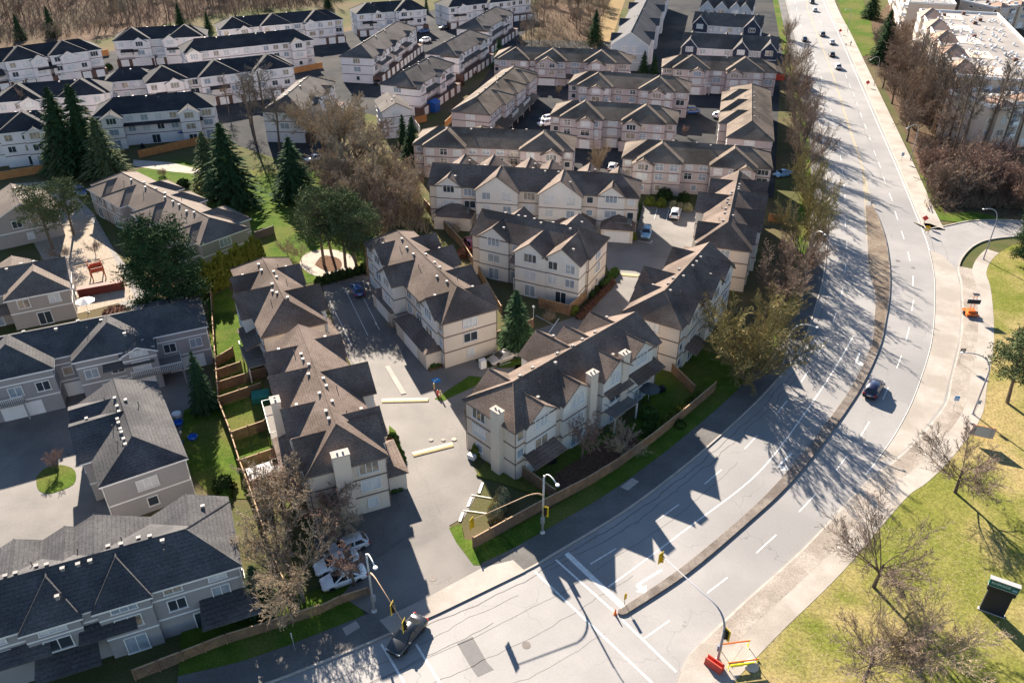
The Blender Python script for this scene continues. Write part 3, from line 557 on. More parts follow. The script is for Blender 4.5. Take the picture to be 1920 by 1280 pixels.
            if ty == 'G': garage(root, (u0+u1)/2, y_(pr+.002), 0 if s < 0 else pi_, min(4.8, u1-u0-.8))
        lo.build('porch_roof', S['roof'], root)
    # vents along the ridge, chimneys, downspouts
    zr = e+hD*pi
    for i in range(vents):
        u = L*(.18+.64*(i+rs.random()*.5)/max(1, vents)); v = rs.choice((-.55, .5, .9))
        obj('roof_vent', _vent, main, (u, v, (e+.7-.5 if ends == 'ff' else zr-abs(v)*pi+.1)))
        if i % 3 == 0: obj('vent_pipe', _pipe, main, (u+1.1, rs.choice((-1.7,1.6)), zr-1.65*pi+.1))
    for (u, v, h, du, dv) in chim:
        c = MB().box(u-du, u+du, v-dv, v+dv, .2, h).build('chimney', S['wall'], root)
        MB().box(u-du-.07, u+du+.07, v-dv-.07, v+dv+.07, h, h+.14).build('chimney_cap', 'kerb', c)
        for dx in (-.3, .3): MB().tube([(u+dx*(du > dv), v+dx*(dv >= du), h+.14), (u+dx*(du > dv), v+dx*(dv >= du), h+.36)], .11, 8).build('flue', 'vent', c)
    if st in 'TK':
        for (x, y) in ((-.06,-hD-.06),(L+.06,-hD-.06),(-.06,hD+.06),(L+.06,hD+.06)): MB().tube([(x,y,0),(x,y,e-.25)], .05, 5).build('downspout', 'trim_brown' if st == 'T' else 'white', root)
    return root
pi_ = pi
BLD = [
{'n': 'B6', 'st': 'T', 'o': (-2.57, 73.84), 'a': 44.49, 'L': 26.8, 'D': 8.4, 'e': 7.8, 'pi': 0.62, 'ends': 'hg', 'hk': 0.9, 'w': [(-1, 4.01, 5, 0.3, 'g', 0.0, 0.72), (-1, 10.08, 5, 0.51, 'g', 0.0, 0.72), (-1, 17.23, 5, 0.71, 'g', 0.0, 0.72), (-1, 22.83, 5, 0.3, 'g', 0.0, 0.72), (1, 14.59, 6, 2.16, 'g', 0.0, 0.72), (1, 18.07, 6, 0.3, 'g', 0.0, 0.72), (1, 23.23, 6, 0.3, 'g', 0.0, 0.72), (1, 4.44, 5, 0.3, 'g', 0.0, 0.72)], 'near': 'patio', 'label': 'tan townhouse block with three white chimneys nearest the curving road', 'chim': [(-0.35, -1.6, 9.3, 0.45, 0.7), (12.6, -4.7, 9.7, 0.65, 0.45), (18.8, -4.7, 9.7, 0.65, 0.45)], 'decks': [(-1, 15.2, 19.8, 2.6, 2.7)], 'low': [(-1, 1.2, 6.2, 2.2, 2.7, 'p'), (-1, 15.0, 19.5, 1.6, 5.3, 'p'), (-1, 20.5, 26, 1.8, 4.9, 'p')], 'vents': 7},
{'n': 'B2', 'st': 'T', 'o': (-5.92, 96.48), 'a': 119.73, 'L': 29.22, 'D': 8.4, 'e': 7.8, 'pi': 0.62, 'ends': 'hh', 'hk': 0.9, 'w': [(1, 23.61, 5, 0.3, 'g', 0.0, 0.72), (1, 15.85, 5, 1.89, 'g', 0.0, 0.72), (1, 4.13, 5, 0.31, 'g', 0.0, 0.72), (-1, 23.03, 5, 1.11, 'g', 0.0, 0.72), (-1, 17.51, 5, 1.58, 'g', 0.0, 0.72), (-1, 10.0, 5, 1.02, 'g', 0.0, 0.72), (-1, 3.66, 5, 0.3, 'g', 0.0, 0.72)], 'near': 'win', 'label': 'tan townhouse block with hipped near end behind the parked beige sedan', 'vents': 8, 'low': [(1, 1, 12, 2.4, 2.7, 'G'), (1, 14, 22, 2.2, 2.7, 'G')]},
{'n': 'B1a', 'st': 'T', 'o': (-29.75, 92.86), 'a': 116.7, 'L': 21.64, 'D': 8.4, 'e': 7.8, 'pi': 0.62, 'ends': 'hh', 'hk': 0.9, 'w': [(-1, 14.88, 5, 0.3, 'g', 0.0, 0.72), (-1, 6.64, 6, 1.19, 'g', 0.0, 0.72), (1, 15.02, 5, 0.9, 'g', 0.0, 0.72), (1, 9.04, 6, 1.47, 'g', 0.0, 0.72)], 'near': 'win', 'label': 'brown roofed block beside the tall cedar hedge and round playground', 'vents': 8, 'low': [(-1, 1, 9, 2.4, 2.7, 'H'), (1, 2, 8, 2.2, 4.8, 'p')], 'decks': [(1, 1, 7, 2.6, 2.6)]},
{'n': 'B1b', 'st': 'T', 'o': (-17.71, 65.11), 'a': 112.89, 'L': 26.14, 'D': 8.4, 'e': 7.8, 'pi': 0.62, 'ends': 'hg', 'hk': 0.9, 'w': [(1, 22.21, 5.5, 0.62, 'g', 0.0, 0.72), (1, 16.52, 6, 0.91, 'g', 0.0, 0.72), (1, 9.78, 5, 0.61, 'g', 0.0, 0.72), (1, 4.01, 5, 0.3, 'g', 0.0, 0.72), (-1, 23.39, 4.5, 0.3, 'g', 0.0, 0.72), (-1, 14.87, 6, 1.78, 'g', 0.0, 0.72), (-1, 6.06, 5, 0.87, 'g', 0.0, 0.72), (-1, 4.85, 4.5, 0.3, 'g', 0.0, 0.72)], 'near': 'win', 'label': 'tan block with big white end chimney beside the court drive', 'vents': 10, 'chim': [(-0.45, 0.6, 9.7, 0.5, 0.9), (11.5, 5.4, 9.9, 0.7, 0.5)], 'decks': [(1, 3, 9, 3.0, 2.6), (1, 14, 21, 2.4, 2.6)], 'low': [(1, 5, 11, 2.2, 4.8, 'p'), (-1, 2, 8, 2.6, 2.6, 'H'), (-1, 10, 17, 2.4, 2.6, 'G')]},
{'n': 'B3', 'st': 'T', 'o': (-4.83, 127.19), 'a': -26.11, 'L': 21.04, 'D': 8.4, 'e': 7.8, 'pi': 0.62, 'ends': 'gh', 'hk': 0.9, 'w': [(-1, 4.17, 5.5, 0.3, 'g', 0.0, 0.72), (-1, 12.23, 5.5, 3.11, 'g', 0.0, 0.72), (-1, 17.67, 6, 2.99, 'g', 0.0, 0.72), (1, 5.36, 6, 0.3, 'g', 0.0, 0.72), (1, 15.03, 6, 1.94, 'g', 0.0, 0.72)], 'near': 'patio', 'label': 'tan block with three pale front gables and balconies above the tall fir', 'vents': 8, 'decks': [(-1, 8.8, 12.6, 2.4, 2.7), (-1, 14.6, 18, 2.6, 2.7)], 'low': [(-1, 8.2, 12.8, 2.3, 5.2, 'p'), (-1, 13, 19, 2.2, 5.0, 'p')]},
{'n': 'B4', 'st': 'T', 'o': (-15.14, 149.76), 'a': -9.6, 'L': 39.8, 'D': 8.4, 'e': 7.8, 'pi': 0.62, 'ends': 'gh', 'hk': 0.9, 'w': [(-1, 3.81, 5, 0.3, 'g', 0.0, 0.72), (-1, 13.35, 8, 1.4, 'g', 0.0, 0.72), (-1, 25.42, 8, 1.54, 'g', 0.0, 0.72), (-1, 34.84, 5, 0.3, 'g', 0.0, 0.72), (1, 4.71, 6, 2.44, 'g', 0.0, 0.72), (1, 10.48, 6, 3.1, 'g', 0.0, 0.72), (1, 17.89, 6, 2.78, 'g', 0.0, 0.72), (1, 22.23, 6, 2.27, 'g', 0.0, 0.72), (1, 29.8, 6, 1.42, 'g', 0.0, 0.72), (1, 35.49, 6, 0.3, 'g', 0.0, 0.72)], 'near': 'win', 'label': 'long row with two wide front gables and brown garage porches', 'vents': 9, 'low': [(-1, 1.5, 8.5, 3.6, 2.7, 'H'), (-1, 12, 19, 3.0, 2.6, 'H'), (-1, 25, 32, 3.0, 2.6, 'H'), (-1, 33.5, 39.4, 3.8, 2.6, 'G')], 'decks': [(-1, 4.5, 8.0, 2.2, 3.4), (-1, 35.8, 39, 2.4, 3.4)]},
{'n': 'B5a', 'st': 'T', 'o': (34.48, 118.09), 'a': 72.41, 'L': 28.68, 'D': 8.4, 'e': 7.8, 'pi': 0.62, 'ends': 'hg', 'hk': 0.9, 'w': [(1, 24.26, 6, 0.3, 'g', 0.0, 0.72), (1, 16.71, 6, 1.73, 'g', 0.0, 0.72), (1, 4.55, 5, 0.39, 'g', 0.0, 0.72), (-1, 25.39, 6, 1.14, 'g', 0.0, 0.72), (-1, 19.25, 6, 1.31, 'g', 0.0, 0.72), (-1, 11.24, 6, 1.13, 'g', 0.0, 0.72), (-1, 5.34, 5, 0.3, 'g', 0.0, 0.72)], 'near': 'win', 'label': 'brown roofed row stepping back along the roadside trees', 'vents': 12, 'low': [(1, 1, 8, 2.4, 3.0, 'H')]},
{'n': 'B5b', 'st': 'T', 'o': (19.47, 95.28), 'a': 58.68, 'L': 21.92, 'D': 8.4, 'e': 7.8, 'pi': 0.62, 'ends': 'hg', 'hk': 0.9, 'w': [(1, 19.21, 5, 0.3, 'g', 0.0, 0.72), (1, 10.36, 5.5, 1.39, 'g', 0.0, 0.72), (1, 5.79, 5, 0.3, 'g', 0.0, 0.72), (-1, 18.25, 5.5, 0.45, 'g', 0.0, 0.72), (-1, 12.94, 5.5, 0.6, 'g', 0.0, 0.72), (-1, 4.71, 5.5, 0.3, 'g', 0.0, 0.72)], 'near': 'patio', 'label': 'brown roofed block facing the big yellow-green roadside tree', 'vents': 8, 'low': [(1, 3, 10, 2.4, 2.8, 'H'), (-1, 2, 6, 2.0, 2.8, 'p')]},
{'n': 'P1', 'st': 'P', 'o': (-20.96, 175.93), 'a': -7.51, 'L': 34.96, 'D': 9.8, 'e': 7.0, 'pi': 0.5, 'ends': 'hh', 'hk': 0.95, 'w': [(-1, 30.51, 4, 2.15, 'g', -0.35, 0.5), (1, 13.97, 8, 2, 'h', 0.0, 0.5), (-1, 7.02, 9, 1.7, 'h', 0.25, 0.5), (-1, 28.24, 9, 1.7, 'h', 0.25, 0.5)], 'near': 'win', 'label': 'long pink block with dark streaked roof behind the tan row', 'vents': 5},
{'n': 'P2', 'st': 'P', 'o': (10.39, 196.67), 'a': -12.53, 'L': 29.88, 'D': 9.8, 'e': 7.0, 'pi': 0.5, 'ends': 'hh', 'hk': 0.95, 'w': [(-1, 8.79, 4, 2.15, 'g', -0.35, 0.5), (-1, 19.6, 4, 2.15, 'g', -0.35, 0.5), (-1, 7.7, 10, 1.7, 'h', 0.25, 0.5), (-1, 22.39, 10, 1.7, 'h', 0.25, 0.5)], 'near': 'garage', 'label': 'pink block with two hipped pavilions in the middle of the pink court', 'decks': [(-1, 8, 12, 1.8, 2.6), (-1, 22, 26, 1.8, 2.6)], 'low': [(-1, 4, 9, 2.2, 2.5, 'H'), (-1, 17, 22, 2.2, 2.5, 'H')], 'vents': 5},
{'n': 'P3', 'st': 'P', 'o': (16.6, 224.88), 'a': -14.34, 'L': 31.92, 'D': 9.8, 'e': 7.0, 'pi': 0.5, 'ends': 'hh', 'hk': 0.95, 'w': [(-1, 7.85, 4, 2.15, 'g', -0.35, 0.5), (-1, 24.03, 4, 2.15, 'g', -0.35, 0.5), (-1, 7.35, 9, 1.7, 'h', 0.25, 0.5), (-1, 23.75, 9, 1.7, 'h', 0.25, 0.5)], 'near': 'win', 'label': 'pink block with a long plain ridge and tall white window pairs', 'vents': 5},
{'n': 'P4', 'st': 'P', 'o': (-4.6, 253.76), 'a': -8.93, 'L': 40.76, 'D': 9.8, 'e': 7.0, 'pi': 0.5, 'ends': 'hh', 'hk': 0.95, 'w': [(-1, 16.29, 6, 2.15, 'g', -0.3, 0.5), (-1, 30.85, 5, 2.15, 'g', -0.35, 0.5), (-1, 6.08, 9, 1.7, 'h', 0.25, 0.5), (-1, 17.24, 9, 1.7, 'h', 0.25, 0.5), (-1, 31.82, 9, 1.7, 'h', 0.25, 0.5)], 'near': 'garage', 'label': 'pink block with white garage doors in front of the bare wood', 'decks': [(-1, 14, 22, 2.0, 2.6)], 'low': [(-1, 13, 24, 2.2, 2.3, 'p')], 'vents': 5},
{'n': 'P5', 'st': 'P', 'o': (-10.19, 193.98), 'a': 72.66, 'L': 41.33, 'D': 9.8, 'e': 7.0, 'pi': 0.5, 'ends': 'hh', 'hk': 0.95, 'w': [(-1, 13.44, 8, 1, 'h', 0.0, 0.5), (-1, 23.93, 8, 1, 'h', 0.0, 0.5), (-1, 34.81, 8, 1, 'h', 0.0, 0.5)], 'near': 'patio', 'label': 'pink block running back beside the orange fence with hipped near end', 'low': [(-1, 4, 34, 3, 2.5, 'p')], 'decks': [(-1, 12, 17, 2.2, 2.8), (-1, 22, 28, 2.2, 2.8)], 'vents': 5},
{'n': 'P6', 'st': 'P', 'o': (44.53, 242.92), 'a': -9.85, 'L': 32.02, 'D': 9.8, 'e': 7.0, 'pi': 0.5, 'ends': 'hh', 'hk': 0.95, 'w': [(-1, 9.88, 4, 2.15, 'g', -0.35, 0.5), (-1, 20.33, 4, 2.15, 'g', -0.35, 0.5), (-1, 8.13, 10, 1.7, 'h', 0.25, 0.5), (-1, 23.18, 10, 1.7, 'h', 0.25, 0.5)], 'near': 'garage', 'label': 'pink block directly in front of the navy gabled row', 'decks': [(-1, 10, 14, 1.8, 2.6), (-1, 20, 24, 1.8, 2.6)], 'low': [(-1, 5, 9, 2, 2.5, 'H')], 'vents': 5},
{'n': 'P7', 'st': 'P', 'o': (53.12, 174.66), 'a': 75.82, 'L': 41.81, 'D': 9.8, 'e': 7.0, 'pi': 0.5, 'ends': 'hh', 'hk': 0.95, 'w': [(1, 23.51, 8, 2, 'h', 0.0, 0.5), (1, 14.16, 8, 2, 'h', 0.0, 0.5), (1, 32.61, 8, 2, 'h', 0.0, 0.5)], 'near': 'win', 'label': 'pink block beside the road trees with hips stepping left', 'vents': 5},
{'n': 'P8', 'st': 'P', 'o': (24.35, 167.24), 'a': -12.18, 'L': 30.21, 'D': 9.8, 'e': 7.0, 'pi': 0.5, 'ends': 'hh', 'hk': 0.95, 'w': [(-1, 4.4, 4, 2.15, 'g', -0.35, 0.5), (-1, 25.03, 4, 2.15, 'g', -0.35, 0.5), (-1, 7.78, 9, 1.7, 'h', 0.25, 0.5), (-1, 22.63, 9, 1.7, 'h', 0.25, 0.5)], 'near': 'win', 'label': 'pink block facing the white flowering hedge', 'vents': 5},
{'n': 'W1', 'st': 'W', 'o': (-158.23, 240.52), 'a': 37.17, 'L': 34.78, 'D': 10.0, 'e': 7.8, 'pi': 0.52, 'ends': 'hh', 'hk': 0.9, 'w': [(-1, 13.26, 10.4, 1.8, 'h', 0.3, 0.52), (-1, 25.31, 10.4, 1.8, 'h', 0.3, 0.52), (-1, 16.86, 4.4, 2.3, 'g', -0.35, 0.52), (-1, 24.92, 4.4, 2.3, 'g', -0.35, 0.52)], 'label': 'white block nearest the wood at the left edge with an orange fence beside', 'low': [(-1, 2, 7, 3.0, 4.7, 'p'), (-1, 16, 21, 3.0, 4.7, 'p')], 'decks': [(-1, 7.5, 11.5, 2.9, 2.6), (-1, 12.5, 15.5, 2.9, 2.6), (-1, 21.5, 25, 2.9, 2.6)], 'near': 'garage', 'vents': 4, 'far': True},
{'n': 'W2', 'st': 'W', 'o': (-129.47, 273.38), 'a': 15.2, 'L': 28.3, 'D': 10.0, 'e': 7.8, 'pi': 0.52, 'ends': 'hh', 'hk': 0.9, 'w': [(-1, 5.8, 10.4, 1.8, 'h', 0.3, 0.52), (-1, 21.98, 10.4, 1.8, 'h', 0.3, 0.52), (-1, 7.84, 4.4, 2.3, 'g', -0.35, 0.52), (-1, 17.26, 4.4, 2.3, 'g', -0.35, 0.52)], 'label': 'white block right of the short orange fence with two dark hips', 'low': [(-1, 2, 7, 3.0, 4.7, 'p'), (-1, 16, 21, 3.0, 4.7, 'p')], 'decks': [(-1, 7.5, 11.5, 2.9, 2.6), (-1, 12.5, 15.5, 2.9, 2.6), (-1, 21.5, 25, 2.9, 2.6)], 'near': 'garage', 'vents': 4, 'far': True},
{'n': 'W3', 'st': 'W', 'o': (-101.38, 290.15), 'a': 25.67, 'L': 42.51, 'D': 10.0, 'e': 7.8, 'pi': 0.52, 'ends': 'hh', 'hk': 0.9, 'w': [(-1, 5.25, 10.4, 1.8, 'h', 0.3, 0.52), (-1, 18.84, 10.4, 1.8, 'h', 0.3, 0.52), (-1, 34.04, 10.4, 1.8, 'h', 0.3, 0.52), (-1, 7.79, 4.4, 2.4, 'g', -0.35, 0.52), (-1, 30.75, 4.4, 2.3, 'g', -0.35, 0.52)], 'label': 'long white block backing onto the wood with three dark hips', 'low': [(-1, 2, 7, 3.0, 4.7, 'p'), (-1, 16, 21, 3.0, 4.7, 'p')], 'decks': [(-1, 7.5, 11.5, 2.9, 2.6), (-1, 12.5, 15.5, 2.9, 2.6), (-1, 21.5, 25, 2.9, 2.6)], 'near': 'garage', 'vents': 4, 'far': True},
{'n': 'W4', 'st': 'W', 'o': (-102.14, 256.75), 'a': 27.34, 'L': 39.7, 'D': 10.0, 'e': 7.8, 'pi': 0.52, 'ends': 'hh', 'hk': 0.9, 'w': [(-1, 2.5, 4.4, 2.3, 'g', -0.35, 0.52), (-1, 34.51, 4.4, 2.3, 'g', -0.35, 0.52)], 'near': 'win', 'vents': 7, 'far': True, 'label': 'long white block with one straight dark ridge and end gables'},
{'n': 'W5', 'st': 'W', 'o': (-100.58, 222.43), 'a': 27.25, 'L': 39.88, 'D': 10.0, 'e': 7.8, 'pi': 0.52, 'ends': 'hh', 'hk': 0.9, 'w': [(-1, 5.25, 10.4, 1.8, 'h', 0.3, 0.52), (-1, 19.0, 10.4, 1.8, 'h', 0.3, 0.52), (-1, 33.67, 10.4, 1.8, 'h', 0.3, 0.52), (-1, 7.03, 4.4, 2.3, 'g', -0.35, 0.52), (-1, 29.81, 4.4, 2.3, 'g', -0.35, 0.52)], 'label': 'white block with three dark hips above the two tall firs', 'low': [(-1, 2, 7, 3.0, 4.7, 'p'), (-1, 16, 21, 3.0, 4.7, 'p')], 'decks': [(-1, 7.5, 11.5, 2.9, 2.6), (-1, 12.5, 15.5, 2.9, 2.6), (-1, 21.5, 25, 2.9, 2.6)], 'near': 'garage', 'vents': 4, 'far': True},
{'n': 'W6', 'st': 'W', 'o': (-130.64, 205.09), 'a': 19.22, 'L': 26.28, 'D': 10.0, 'e': 7.8, 'pi': 0.52, 'ends': 'hh', 'hk': 0.9, 'w': [(-1, 5.25, 10.4, 1.8, 'h', 0.3, 0.52), (-1, 19.87, 10.4, 1.8, 'h', 0.3, 0.52), (-1, 7.79, 4.4, 2.3, 'g', -0.35, 0.52)], 'label': 'white block half hidden behind the pair of tall firs', 'near': 'garage', 'vents': 4, 'far': True},
{'n': 'W7', 'st': 'W', 'o': (-124.64, 177.9), 'a': 22.82, 'L': 20.55, 'D': 10.0, 'e': 7.8, 'pi': 0.52, 'ends': 'hh', 'hk': 0.9, 'w': [(-1, 13.41, 10.4, 1.8, 'h', 0.3, 0.52), (-1, 15.36, 4.4, 2.3, 'g', -0.35, 0.52)], 'near': 'patio', 'vents': 4, 'far': True, 'label': 'white block cut by the left edge below the twin firs'},
{'n': 'W8', 'st': 'W', 'o': (-100.58, 193.29), 'a': 16.6, 'L': 26.96, 'D': 10.0, 'e': 7.8, 'pi': 0.52, 'ends': 'hh', 'hk': 0.9, 'w': [(-1, 3.83, 4.4, 2.3, 'g', -0.35, 0.52), (-1, 21.25, 4.4, 2.3, 'g', -0.35, 0.52)], 'near': 'patio', 'vents': 6, 'far': True, 'label': 'white block with a row of patios above the long orange fence', 'low': [(-1, 4, 24, 1.0, 5.1, 'p')]},
{'n': 'W9', 'st': 'W', 'o': (-59.46, 317.53), 'a': 21.58, 'L': 27.06, 'D': 10.0, 'e': 7.8, 'pi': 0.52, 'ends': 'hh', 'hk': 0.9, 'w': [(-1, 5.25, 10.4, 1.8, 'h', 0.3, 0.52), (-1, 20.06, 10.4, 1.8, 'h', 0.3, 0.52), (-1, 7.97, 4.4, 2.4, 'g', -0.35, 0.52), (-1, 17.78, 4.4, 2.3, 'g', -0.35, 0.52)], 'label': 'white dark-roofed block above the diagonal grey roofed rows', 'low': [(-1, 2, 7, 3.0, 4.7, 'p'), (-1, 16, 21, 3.0, 4.7, 'p')], 'decks': [(-1, 7.5, 11.5, 2.9, 2.6), (-1, 12.5, 15.5, 2.9, 2.6)], 'near': 'garage', 'vents': 4, 'far': True},
{'n': 'W10', 'st': 'W', 'o': (-27.62, 330.44), 'a': 30.49, 'L': 37.8, 'D': 10.0, 'e': 7.8, 'pi': 0.52, 'ends': 'hh', 'hk': 0.9, 'w': [(-1, 5.25, 10.4, 1.8, 'h', 0.3, 0.52), (-1, 23.11, 10.4, 1.8, 'h', 0.3, 0.52), (-1, 6.13, 4.4, 2.3, 'g', -0.35, 0.52)], 'label': 'white dark-roofed block cut by the top edge beside the wood', 'low': [(-1, 2, 7, 3.0, 4.7, 'p'), (-1, 16, 21, 3.0, 4.7, 'p')], 'decks': [(-1, 7.5, 11.5, 2.9, 2.6), (-1, 12.5, 15.5, 2.9, 2.6)], 'near': 'garage', 'vents': 4, 'far': True},
{'n': 'W11', 'st': 'W', 'o': (-110.74, 222.56), 'a': 18.7, 'L': 12.62, 'D': 8, 'e': 7.8, 'pi': 0.52, 'ends': 'hh', 'hk': 0.9, 'w': [], 'near': 'win', 'vents': 2, 'far': True, 'label': 'small hipped dark roof wedged between the white rows'},
{'n': 'V1', 'st': 'V', 'o': (-46.58, 247.11), 'a': 78.49, 'L': 43.92, 'D': 10.0, 'e': 7.8, 'pi': 0.52, 'ends': 'hh', 'hk': 0.9, 'w': [(-1, 7.43, 4.2, 0.9, 'g', -0.4, 0.52), (-1, 20.15, 4.2, 0.9, 'g', -0.4, 0.52), (-1, 34.25, 4.2, 0.9, 'g', -0.4, 0.52)], 'label': 'white block with grey shingles stepping away behind the bare tan trees', 'low': [(-1, 3, 12, 1.8, 5, 'p'), (-1, 16, 24, 1.8, 5, 'p'), (-1, 27, 33, 1.8, 5, 'p')], 'decks': [(-1, 5, 9, 1.8, 2.6), (-1, 18, 22, 1.8, 2.6)], 'near': 'garage', 'vents': 5},
{'n': 'V2', 'st': 'V', 'o': (-30.53, 215.66), 'a': 70.74, 'L': 26.78, 'D': 10.0, 'e': 7.8, 'pi': 0.52, 'ends': 'hh', 'hk': 0.9, 'w': [(-1, 2.15, 4.2, 1.4, 'g', -0.4, 0.52), (-1, 15.77, 4.2, 1.4, 'g', -0.4, 0.52)], 'label': 'white block with grey roof above the blue covered shed', 'low': [(-1, 2, 24, 1.3, 5, 'p')], 'near': 'garage', 'vents': 5},
{'n': 'V3', 'st': 'V', 'o': (-21.6, 250.14), 'a': 71.16, 'L': 28.57, 'D': 10.0, 'e': 7.8, 'pi': 0.52, 'ends': 'hh', 'hk': 0.9, 'w': [(-1, 2.15, 4.2, 0.9, 'g', -0.4, 0.52), (-1, 21.0, 4.2, 0.9, 'g', -0.4, 0.52)], 'label': 'white block with grey roof left of the lone dark conifer', 'low': [(-1, 2, 24, 1.3, 5, 'p')], 'near': 'garage', 'vents': 5},
{'n': 'V4', 'st': 'V', 'o': (-14.2, 286.89), 'a': 72.15, 'L': 31.7, 'D': 10.0, 'e': 7.8, 'pi': 0.52, 'ends': 'hh', 'hk': 0.9, 'w': [(-1, 2.15, 4.2, 1.4, 'g', -0.4, 0.52), (-1, 21.08, 4.2, 0.9, 'g', -0.4, 0.52)], 'label': 'white block with grey roof farthest up the diagonal row', 'low': [(-1, 2, 24, 1.3, 5, 'p')], 'near': 'garage', 'vents': 5},
{'n': 'V5', 'st': 'V', 'o': (-28.4, 196.05), 'a': 107.93, 'L': 9.91, 'D': 7, 'e': 7, 'pi': 0.52, 'ends': 'gg', 'hk': 0.9, 'w': [], 'near': 'win', 'vents': 2, 'label': 'narrow white house end below the grey roofed row'},
{'n': 'V6', 'st': 'V', 'o': (-55.33, 192.39), 'a': 84.9, 'L': 27.14, 'D': 10.0, 'e': 7.8, 'pi': 0.52, 'ends': 'hh', 'hk': 0.9, 'w': [(-1, 9.76, 4.2, 0.9, 'g', -0.4, 0.52), (-1, 20.6, 4.2, 0.9, 'g', -0.4, 0.52)], 'label': 'white block with grey roof half hidden by bare trees', 'near': 'garage', 'vents': 5},
{'n': 'N1', 'st': 'N', 'o': (37.07, 261.99), 'a': 77.06, 'L': 108.49, 'D': 11.5, 'e': 8.0, 'pi': 0.66, 'ends': 'gg', 'hk': 0.9, 'w': [(1, 7.74, 5, 0.8, 'g', 0.0, 0.66), (1, 31.63, 5, 0.8, 'g', 0.0, 0.66), (1, 62.75, 5, 0.8, 'g', 0.0, 0.66), (-1, 11.87, 5, 0.8, 'g', 0.0, 0.66), (-1, 34.12, 5, 0.8, 'g', 0.0, 0.66), (-1, 59.96, 5, 0.8, 'g', 0.0, 0.66)], 'wallm': 'wall_blue_grey', 'wingm': 'wall_white', 'near': 'win', 'vents': 4, 'label': 'long dark-roofed row with grey gable end beside the tan meadow'},
{'n': 'N2', 'st': 'N', 'o': (54.22, 264.46), 'a': -13.95, 'L': 28.62, 'D': 9.5, 'e': 8.0, 'pi': 0.66, 'ends': 'gg', 'hk': 0.9, 'w': [(-1, 2.35, 4.6, 0.73, 'g', 0.2, 1.05), (-1, 17.9, 4.6, 1.4, 'g', 0.2, 1.05), (-1, 26.27, 4.6, 0.73, 'g', 0.2, 1.05), (1, 2.48, 4.6, 1.4, 'g', 0.2, 1.05), (1, 13.05, 4.6, 1.4, 'g', 0.2, 1.05), (1, 17.78, 4.6, 1.4, 'g', 0.2, 1.05), (1, 26.27, 4.6, 1.4, 'g', 0.2, 1.05)], 'near': 'win', 'vents': 6, 'roofm': 'roof_grey', 'label': 'front navy gabled row with three white framed gables'},
{'n': 'N3', 'st': 'N', 'o': (64.51, 298.54), 'a': -19.3, 'L': 23.03, 'D': 9.5, 'e': 8.0, 'pi': 0.66, 'ends': 'gg', 'hk': 0.9, 'w': [(-1, 2.55, 5, 0.63, 'g', 0.2, 1.05), (-1, 20.23, 5.5, 1.4, 'g', 0.2, 1.05), (1, 2.35, 4.6, 1.4, 'g', 0.2, 1.05), (1, 5.74, 4.6, 1.4, 'g', 0.2, 1.05), (1, 16.27, 4.6, 1.4, 'g', 0.2, 1.05), (1, 20.68, 4.6, 1.4, 'g', 0.2, 1.05)], 'near': 'win', 'vents': 5, 'roofm': 'roof_grey', 'label': 'second navy gabled row behind the front one'},
{'n': 'N4', 'st': 'N', 'o': (73.32, 328.24), 'a': -21.12, 'L': 18.88, 'D': 9.5, 'e': 8.0, 'pi': 0.66, 'ends': 'gg', 'hk': 0.9, 'w': [(-1, 2.57, 5, 1.4, 'g', 0.2, 1.05), (-1, 7.91, 5, 1.4, 'g', 0.2, 1.05), (-1, 13.06, 5, 1.4, 'g', 0.2, 1.05), (-1, 16.33, 5, 1.26, 'g', 0.2, 1.05)], 'near': 'win', 'vents': 4, 'wingm': 'wall_blue_grey', 'roofm': 'roof_grey', 'label': 'farthest gabled row with four pale gables at the top edge'},
{'n': 'G1', 'st': 'G', 'o': (-50.24, 127.46), 'a': 138.05, 'L': 41.11, 'D': 9.0, 'e': 5.4, 'pi': 0.47, 'ends': 'hh', 'hk': 0.9, 'w': [(-1, 7.35, 8, 2.6, 'h', 0.0, 0.47), (1, 4.7, 6.5, 1.6, 'h', 0.0, 0.47), (1, 17.66, 7, 1.6, 'h', 0.0, 0.47), (1, 29.37, 7, 1.6, 'h', 0.0, 0.47), (1, 36.27, 6, 1.6, 'h', 0.0, 0.47), (-1, 19.96, 6, 1.8, 'h', 0.0, 0.47), (-1, 28.54, 6, 1.75, 'h', 0.0, 0.47)], 'near': 'garage', 'vents': 10, 'label': 'long taupe row with white trim and metal flues beside the paved lane'},
{'n': 'G2', 'st': 'G', 'o': (-83.88, 108.75), 'a': 26.19, 'L': 13.62, 'D': 9.0, 'e': 5.4, 'pi': 0.47, 'ends': 'hg', 'hk': 0.9, 'w': [(-1, 9.32, 8.5, 2.4, 'h', 0.0, 0.47), (1, 5.99, 6, 1, 'g', 0.0, 0.47)], 'near': 'patio', 'vents': 4, 'label': 'taupe house with white framed windows beside the play area', 'low': [(-1, 1, 8, 2, 2.8, 'p')]},
{'n': 'G3', 'st': 'G', 'o': (-95.68, 144.79), 'a': -55.06, 'L': 11.06, 'D': 11, 'e': 5.4, 'pi': 0.47, 'ends': 'gg', 'hk': 0.9, 'w': [], 'near': 'win', 'vents': 2, 'label': 'taupe house cut by the left edge beside the two pines'},
